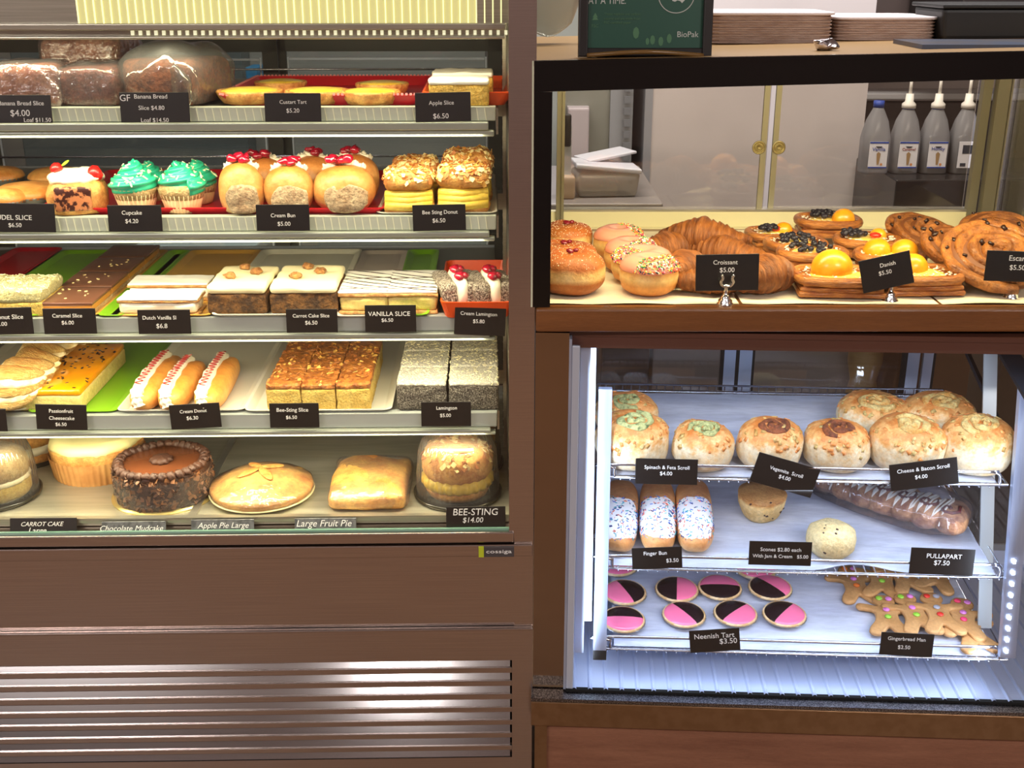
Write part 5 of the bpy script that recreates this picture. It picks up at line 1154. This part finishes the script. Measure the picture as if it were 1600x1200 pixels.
# ------------------------------------------------------------------ syrup bottles and knife block behind the warm case
BF = Frame(0, 2.86, 0)
BOT = thin('bottle_plastic', (225, 226, 230), gloss=.04, rough=.25, white=.38, wcol=(190, 190, 196))
LBL = mat('label_white', (222, 222, 230), rough=.5); LBB = mat('label_blue', (40, 70, 160), rough=.5); CONE = mat('cone_tan', (160, 130, 90), rough=.6)
for i, (px, cap, fillc, word, lab) in enumerate(((1362, 'blue', None, 'Vanilla', 'clear syrup bottle with a blue cap, leftmost of the four'), (1408, 'pump', None, 'Caramel', 'clear syrup bottle with a white pump, second from the left'), (1453, 'pump', (70, 66, 78), 'Honey', 'syrup bottle with a white pump and dark contents, third from the left'), (1499, 'spout', (60, 48, 44), '', 'brown syrup bottle with a white spout, rightmost of the four'))):
    u = BF.v(px, 270, 0)[0]; kb = zc(BF.W(u, 0, ZW))
    r = empty('syrup_bottle', lab, 'bottle', BF.W(u, 0, ZW), 0, 'syrup bottles'); W_ = 46*kb; H_ = 100*kb
    pr = [(.92, 0), (1, .02), (1, .52), (.94, .60), (.72, .80), (.36, .97), (.32, 1.0)]
    mk('bottle_body', lathe([(W_/2*a, H_*b) for a, b in pr], 40, lambda t, z, j: min(1.16, 1/max(abs(cos(t)), abs(sin(t))))*.9 if j < 4 else 1), BOT, r)
    if fillc: mk('syrup', lathe([(W_/2*.86, .003), (W_/2*.90, H_*.5), (W_/2*.8, H_*.62), (0, H_*.62)], 30), mat('syrup_%d' % i, fillc, rough=.2), r)
    if cap == 'blue': mk('cap', xf(lathe([(.010*1.3, 0), (.013, .016), (0, .016)], 24), (0, 0, H_*.99)), LBB, r)
    else:
        mk('collar', xf(lathe([(.0165, 0), (.0165, .010), (.010, .016), (.009, .034), (0, .034)], 24), (0, 0, H_*.98)), WHITE, r)
        mk('pump_nozzle' if cap == 'pump' else 'spout', xf(lathe([(.004, 0), (.0035, .05), (0, .05)], 12), (0, 0, H_*.98+.03)), WHITE, r)
        if cap == 'pump': mk('neck_ring', xf(lathe([(.0135, 0), (.0135, .004), (0, .004)], 24), (0, 0, H_*.965)), LBB, r)
    lw, z0, z1 = W_*.62, H_*.10, H_*.50; y = -W_*.5
    lb = mk('label', bev(-lw/2, lw/2, y, y+.002, z0, z1, .0005), LBL, r, smooth=False)
    if i < 3:
        mk('label_band', join(box(-lw/2, lw/2, y-.0006, y, z1-.004, z1), box(-lw/2, lw/2, y-.0006, y, z0, z0+.003)), LBB, lb, smooth=False)
        lettering(word, 0, z0+(z1-z0)*.72, lw*.7, y-.0006, parent=lb, m=(LBB if i != 1 else mat('label_red', (150, 60, 60))))
        flat('cone_picture', [(-.002, z0+.008), (.003, z0+.008), (.0055, z0+(z1-z0)*.55), (0, z0+(z1-z0)*.62), (-.0045, z0+(z1-z0)*.55)], CONE, lb, y-.0008)
        flat('crest_mark', [(.008*cos(q*pi/6), z1-.011+.004*sin(q*pi/6)) for q in range(6, 13)], mat('mark_dark', (50, 54, 66)), lb, y-.0008)
        flat('dot_mark', [(.009+.003*cos(q*pi/5), z0+.009+.003*sin(q*pi/5)) for q in range(10)], mat('mark_orange', (210, 140, 80)), lb, y-.0008)
    else: mk('label_print', join(box(-lw*.3, lw*.3, y-.0006, y, z0+(z1-z0)*.55, z1-.008), box(-lw*.35, -lw*.05, y-.0006, y, z0+.004, z0+.012)), mat('mark_dark', 0), lb, smooth=False)
sw = bgbox('side_worktop', 'grey worktop behind the left end of the warm case carrying the container', 'worktop', 840, 1012, 318, 1400, 2.45, .5, mat('worktop_grey', (128, 122, 120), rough=.3))
ZS = Frame(0, 2.45, 0).v(800, 318, 0)[2]; CF = Frame(0, 2.5, 0)
a = CF.v(948, 300, 0)[0]; r = empty('food_container', 'clear food container with a loose white lid behind the left end of the warm case', 'container', CF.W(a, .06, ZS), .1)
mk('container_body', rbox(.13, .09, .055, .01, 4, taper=1.1), thin('container_clear', (225, 215, 205), gloss=.06, rough=.15, white=.3), r); mk('container_lid', xf(rbox(.145, .10, .010, .003, 5), (0, 0, .058), (0, .10, 0)), mat('lid_white', (205, 208, 222), rough=.35), r); mk('second_lid', xf(rbox(.12, .08, .006, .002, 5), (.01, .06, .075), (0, -.12, .3)), mat('lid_white', 0), r)
a = CF.v(886, 300, 0)[0]; r = empty('knife', 'dark handled knife standing in a holder at the left edge of the warm case view', 'knife', CF.W(a, .02, ZS), 0)
mk('holder_block', rbox(.035, .05, .05, .006, 4), mat('holder_pale', (170, 150, 130), rough=.5), r); mk('blade', xf(box(-.009, .009, -.001, .001, 0, .11), (0, 0, .045)), ALU, r, smooth=False); mk('knife_handle', xf(rbox(.016, .012, .07, .005, 4), (0, 0, .11)), DARK, r)

# ------------------------------------------------------------------ lower right case
SCB = mat('scroll_dough', (255, 255, 255), (246, 226, 196), rough=.5, z=[(0, (240, 226, 196)), (.52, (244, 226, 188)), (.74, (236, 184, 116)), (1, (208, 132, 66))], za=.42, scale=60, bump=.2, bscale=90)
SPIN = mat('spinach_fill', (196, 196, 128), (92, 108, 56), rough=.6, scale=90, lo=.5, hi=.62, bump=.4)
VEG = mat('vegemite_fill', (168, 92, 48), (92, 44, 26), rough=.5, scale=70, bump=.5)
CHZ = mat('melted_cheese', (226, 162, 76), (240, 214, 140), rough=.4, scale=70, bump=.5)
def scroll(root, w, h, fill, seed):
    d = w*.92; vf = sup(w, d, h, .75, .95, 36, 20, .0035, 30, seed, .1); mk('bun_body', vf, SCB, root)
    pts = []; n = 60; a0 = random.Random(seed).uniform(0, 6); dz = dropper(vf)
    for i in range(n+1):
        t = i/n; a = a0+t*1.9*2*pi; rr = w*.25*(.08+.92*t); x, y = rr*cos(a), rr*sin(a)*.9-w*.10; pts.append((x, y, dz(x, y, .0005-.001*t, h*.8)))
    tv = tube(pts, [w*.050*(1.0+.25*sin(i*.7)) for i in range(n+1)], 10, sy=.7); mk('filling_swirl', (disp(tv[0], .002, 90, seed), tv[1]), fill, root)
    cap = [f for f in vf[1] if sum(vf[0][i].z for i in f)/len(f) > h*.62+.1*h*mn.noise(Vector((sum(vf[0][i].x for i in f)*14, sum(vf[0][i].y for i in f)*14, seed)))]
    mk('cheese_spots', scatter(on_vf(vf, lambda c, nn: nn.z > .1 and c.z > h*.45), 60, (.0065, .005, .0009), seed, 2, .15), [CHZ, mat('cheese_brown', (218, 140, 72), rough=.4)], root)['kind'] = 'stuff'
SCL = [(978, 690, 100, 62, SPIN, 'spinach and feta scroll behind the leftmost one'), (1358, 688, 112, 56, CHZ, 'cheese and bacon scroll at the back, left of two'), (1460, 692, 112, 60, CHZ, 'cheese and bacon scroll at the back, right of two'),
       (985, 742, 118, 82, SPIN, 'large spinach and feta scroll at the front left corner'), (1096, 743, 98, 70, SPIN, 'spinach and feta scroll, second from the left in front'), (1198, 744, 102, 78, VEG, 'vegemite scroll behind its tilted card'), (1301, 745, 104, 74, VEG, 'vegemite scroll with a dark glossy swirl, fourth in front'),
       (1408, 747, 118, 80, CHZ, 'cheese and bacon scroll in front, left of its card'), (1515, 750, 116, 86, CHZ, 'cheese and bacon scroll at the front right end')]
def at3(i, name, label, cat, px, py, dep, rz=0, group=None): z0, v0, kk = TILT[i]; return at(name, label, cat, R, px, py, 0, dep, rz, group, (z0, v0, kk))
for px, py, wpx, hpx, fl_, lab in SCL:
    kk = 1/1010; r, k = at3(0, 'savoury_scroll', lab, 'scroll', px, py, wpx*kk*.9, 0, 'savoury scrolls'); scroll(r, wpx*k, hpx*k*.95, fl_, px)
FBUN = mat('finger_bun', (255, 255, 255), (240, 220, 200), rough=.45, z=[(0, (240, 206, 150)), (.6, (224, 164, 102)), (1, (190, 130, 84))], za=.15, scale=26, bump=.15)
SPB = [mat('sprinkle_'+n, c, rough=.4) for n, c in (('navy', (30, 50, 110)), ('teal', (60, 170, 180)), ('coral', (230, 120, 90)), ('blue', (70, 110, 200)))]
for px, lab in ((966, 'iced finger bun with coloured sprinkles at the left'), (1024, 'iced finger bun with coloured sprinkles in the middle'), (1080, 'iced finger bun with coloured sprinkles at the right, white all over its front')):
    r, k = at3(1, 'finger_bun', lab, 'bun', px, 872, .21, -.06, 'iced finger buns'); w = 60*k
    mk('bun_body', sup(w, .21, 44*k, .75, .6, 28, 24, .002, 26, px, .1), FBUN, r)
    vf = sup(w*.98, .15, 44*k, .8, .62, 30, 24, 0, 1, 0, .1)
    V = [Vector((v.x, v.y-.026, v.z+.0025)) for v in vf[0]]; keep = [f for f in vf[1] if min(V[i].z for i in f) > 44*k*.42]
    mk('white_icing', (V, keep), mat('cool_icing', (240, 238, 240), rough=.3), r)
    mk('sprinkles', scatter(on_vf((V, keep)), 280, (.0042, .0010, .0010), px, 4, .3), SPB, r, smooth=False)['kind'] = 'stuff'
SCO = mat('scone', (255, 255, 255), (240, 226, 200), rough=.7, z=[(0, (236, 206, 144)), (.80, (238, 206, 146)), (.90, (200, 142, 80)), (1, (190, 132, 72))], za=.03, scale=40, bump=.4, bscale=120)
SCO2 = mat('scone_pale', (244, 222, 166), (236, 208, 146), rough=.7, scale=40, bump=.4, bscale=120)
for px, py, wpx, hpx, m_, lab in ((1186, 822, 78, 40, SCO, 'scone with a flat browned top, further back on the middle rack'), (1294, 878, 78, 44, SCO2, 'pale round fruit scone beside the Scones card')):
    r, k = at3(1, 'scone', lab, 'scone', px, py, wpx/1040, 0, 'scones'); R_ = wpx*k/2; h = hpx*k
    pr = [(R_*.66, 0), (R_*.80, h*.2), (R_*.94, h*.6), (R_, h*.88), (R_*.94, h), (R_*.5, h*1.03), (0, h*1.04)] if m_ is SCO else [(R_*.8, 0), (R_*.98, h*.25), (R_, h*.5), (R_*.9, h*.8), (R_*.6, h), (0, h*1.08)]
    vf = lathe(pr, 36, lambda t, z, j: 1+.03*sin(3*t+1)+.015*sin(8*t)); mk('scone_body', (disp(vf[0], .0018, 60, px), vf[1]), m_, r)
    if m_ is SCO: mk('browned_top', lathe([(R_*.97, h*.93), (R_*.96, h*1.01), (R_*.6, h*1.055), (0, h*1.07)], 36, lambda t, z, j: 1+.03*sin(3*t+1)), mat('scone_brown', (198, 146, 88), (176, 120, 66), rough=.6, scale=60, bump=.3), r)
    mk('currants', scatter(on_vf(vf, lambda c, n: c.y < 0), 7, (.0035, .0025, .001), px), mat('currant', (60, 30, 24), rough=.5), r)['kind'] = 'stuff'
c, ln, ang = span(R, (1310, 775), (1515, 856), 0, (TILT[1][0], TILT[1][1], TILT[1][2]))
PUL = mat('pullapart_dough', (220, 164, 116), (150, 92, 64), rough=.4, scale=34, bump=.3, coat=.4)
for q, (off, lab) in enumerate(((.0, 'long glazed fruit pullapart loaf with white drizzle, in a clear bag'), (.115, 'second bagged pullapart loaf behind the front one'))):
    r = empty('pullapart_loaf', lab, 'loaf', c+R.n*(.035+off)+R.u*(-.02-.1*q)+Vector((0, 0, .006)), (0, 0, ang), 'pullapart loaves'); rnd = random.Random(q)
    L_ = ln*1.12*(1 if q == 0 else .62)
    P_ = [xf(sup(.056, .098, .046, .9, .85, 20, 12, .003, 40, i+q*9), (-L_/2+L_*(i+.5)/7, rnd.uniform(-.008, .008), 0), (0, 0, .35)) for i in range(7)]
    P_ = [join(*P_, sup(L_, .070, .028, .7, .8, 40, 12, .002, 40, 2))]; mk('loaf_body', P_[0], PUL, r); dz = dropper(P_[0])
    for i in range(7):
        cx = -L_/2+L_*(i+.5)/7; sp_ = [(cx+.0030*j**.9*cos(j*.9), -.012+.003*j**.9*sin(j*.9)*.9) for j in range(9)]
        mk('fruit_swirl', tube([(a, b, dz(a, b, .0005, .03)) for a, b in sp_], .0032, 8), mat('fruit_dark', (84, 34, 44), (120, 66, 60), rough=.35, scale=90), r)
    zz = [(-L_/2+L_*(.08+.84*i/34), .034*(1 if i % 2 else -1)-.006, .046-.012*(1 if i % 2 == 0 else .8)+.001*(i % 3)) for i in range(35)]
    zz = [(p.x, p.y, dz(p.x, p.y, .0012, .02)) for p in smoothline(zz, 4)]
    mk('icing_drizzle', tube(zz, [.0012+.0014*abs(sin(i*.37)) for i in range(34*4+1)], 6), ICEW, r)
    mk('plastic_bag', (disp(sup(L_*1.08, .125, .056, .65, .6, 50, 18, 0, 1, 0, .1)[0], .004, 34, 7+q), sup(L_*1.08, .125, .056, .65, .6, 50, 18, 0, 1, 0, .1)[1]), thin('loaf_bag', (240, 240, 245), gloss=.03, rough=.1, bump=.8, bscale=30, white=.05), r)
PNK = mat('pink_icing', (246, 120, 160), (240, 112, 152), rough=.2, scale=10, coat=.4); BLK = mat('black_icing', (34, 20, 20), rough=.22, coat=.3)
TSH = mat('tart_shell', (236, 208, 164), (210, 170, 116), rough=.6, scale=60)
NT = [(963, 904, 20, 'pink iced neenish tart half hidden by the Finger Bun card', 1), (975, 950, 115, 'neenish tart, pink left and dark right, left end of the middle row', .5), (1056, 945, -95, 'neenish tart, dark left and pink right, second in the middle row', .5), (1123, 942, 0, 'neenish tart with pink behind and dark in front, third in the middle row', .5),
      (1178, 909, 30, 'pink neenish tart furthest back, partly under the Scones card', 1), (1201, 942, -50, 'neenish tart with dark left and pink right, right end of the middle row', .5), (973, 994, 180, 'neenish tart with dark behind and pink in front, front left corner', .5),
      (1067, 986, 125, 'neenish tart with pink left and dark right, second in the front row', .5), (1147, 984, -135, 'neenish tart, dark upper left, third in the front row', .5), (1223, 985, -128, 'neenish tart, dark upper left, right end of the front row', .5)]
for px, py, ang_, lab, mode in NT:
    r, k = at3(2, 'neenish_tart', lab, 'tart', px, py, .066, 0, 'neenish tarts'); R_ = 34*k; h = .014
    mk('foil_cup', lathe([(R_*.78, 0), (R_*1.0, h*.45), (R_*1.03, h*.55)], 90, lambda t, z, j: 1+(.02*cos(30*t))), FOIL, r)
    mk('tart_shell', lathe([(R_*.8, .001), (R_*.98, h*.5), (R_*1.0, h*.75), (R_*.96, h*.85), (R_*.9, h*.8)], 90, lambda t, z, j: 1+.018*cos(30*t), False), TSH, r)
    for half in (0, 1):
        V = [Vector((0, 0, h*1.16))]; n = 20; Fc = []
        rg = [(.45, 1.13), (.8, 1.02), (.90, .9), (.95, .72)]
        ea = 0 if mode != 1 else 0
        for rr, zz in rg:
            for i in range(n+1):
                t = pi*i/n+half*pi; V.append(Vector((R_*rr*cos(t), R_*rr*sin(t), h*zz)))
        for i in range(n): Fc.append((0, 1+i, 2+i))
        for j in range(3):
            for i in range(n): a = 1+j*(n+1)+i; Fc.append((a, a+n+1, a+n+2, a+1))
        mk('dark_icing' if half and mode != 1 else 'pink_icing', (V, Fc), BLK if half and mode != 1 else PNK, r, rot=(0, 0, radians(ang_)))
GB = mat('gingerbread', (204, 154, 98), (188, 136, 80), rough=.6, scale=30, bump=.2, bscale=120)
CAND = [mat('candy_'+n, c, rough=.25, coat=.4) for n, c in (('lilac', (206, 120, 190)), ('green', (140, 196, 60)), ('red', (206, 50, 40)), ('orange', (236, 120, 40)), ('pink', (226, 60, 100)), ('grey', (150, 150, 160)))]
half = [(0, .045), (.008, .044), (.0135, .037), (.014, .030), (.009, .022), (.012, .0195), (.024, .022), (.033, .0225), (.037, .018), (.034, .0115), (.024, .010), (.0155, .007), (.0145, -.004), (.017, -.014), (.024, -.027), (.026, -.036), (.021, -.042), (.012, -.041), (.005, -.031), (0, -.024)]
outl = [(p.x, p.y) for p in smoothline([(a, b, 0) for a, b in half]+[(-a, b, 0) for a, b in half[-2:0:-1]], 3, True)]
GM = [(1452, 1024, 2, .1, 0, (2, 4), 'gingerbread man lowest at the front right, partly behind the guard rail'),
      (1333, 938, 0, .05, .0, (0, 3), 'gingerbread man with lilac and orange buttons, leftmost of the back row'), (1374, 934, 1, -.2, .004, (2, 1), 'gingerbread man with a red button, second of the back row'), (1408, 930, 2, .15, .008, (1, 5), 'gingerbread man with green and grey buttons, third of the back row'), (1462, 930, 3, -.45, .010, (2, 3), 'gingerbread man leaning right at the end of the back row'),
      (1382, 992, 0, -.1, .004, (0, 1), 'gingerbread man with lilac above green buttons, leftmost of the front row'), (1424, 992, 1, .1, .008, (0, 1), 'gingerbread man with lilac above green buttons, second of the front row'), (1461, 994, 2, .0, .011, (5, 2), 'gingerbread man with a red button, third of the front row'), (1500, 998, 3, -.25, .006, (0, 4), 'gingerbread man with lilac and pink buttons, right end of the front row')]
for px, py, q, rz, lift, bt, lab in GM:
    if q == 2 and py > 1000: px, py = 1512, 1014
    r, k = at3(2, 'gingerbread_man', lab, 'biscuit', px, py, .08, rz, 'gingerbread men'); r.location.z += lift
    mk('biscuit', prism([(a*1.3, b*1.3) for a, b in outl], .008, .0022), GB, r)
    for (x, y), c_ in zip(((0, .012), (0, -.008), (-.008, .044), (.008, .044)), (bt[0], bt[1], bt[1], bt[0])):
        mk('candy_button', xf(sup(.0115, .0115, .005, 1, 1, 14, 8), (x, y, .0075)), CAND[c_], r)
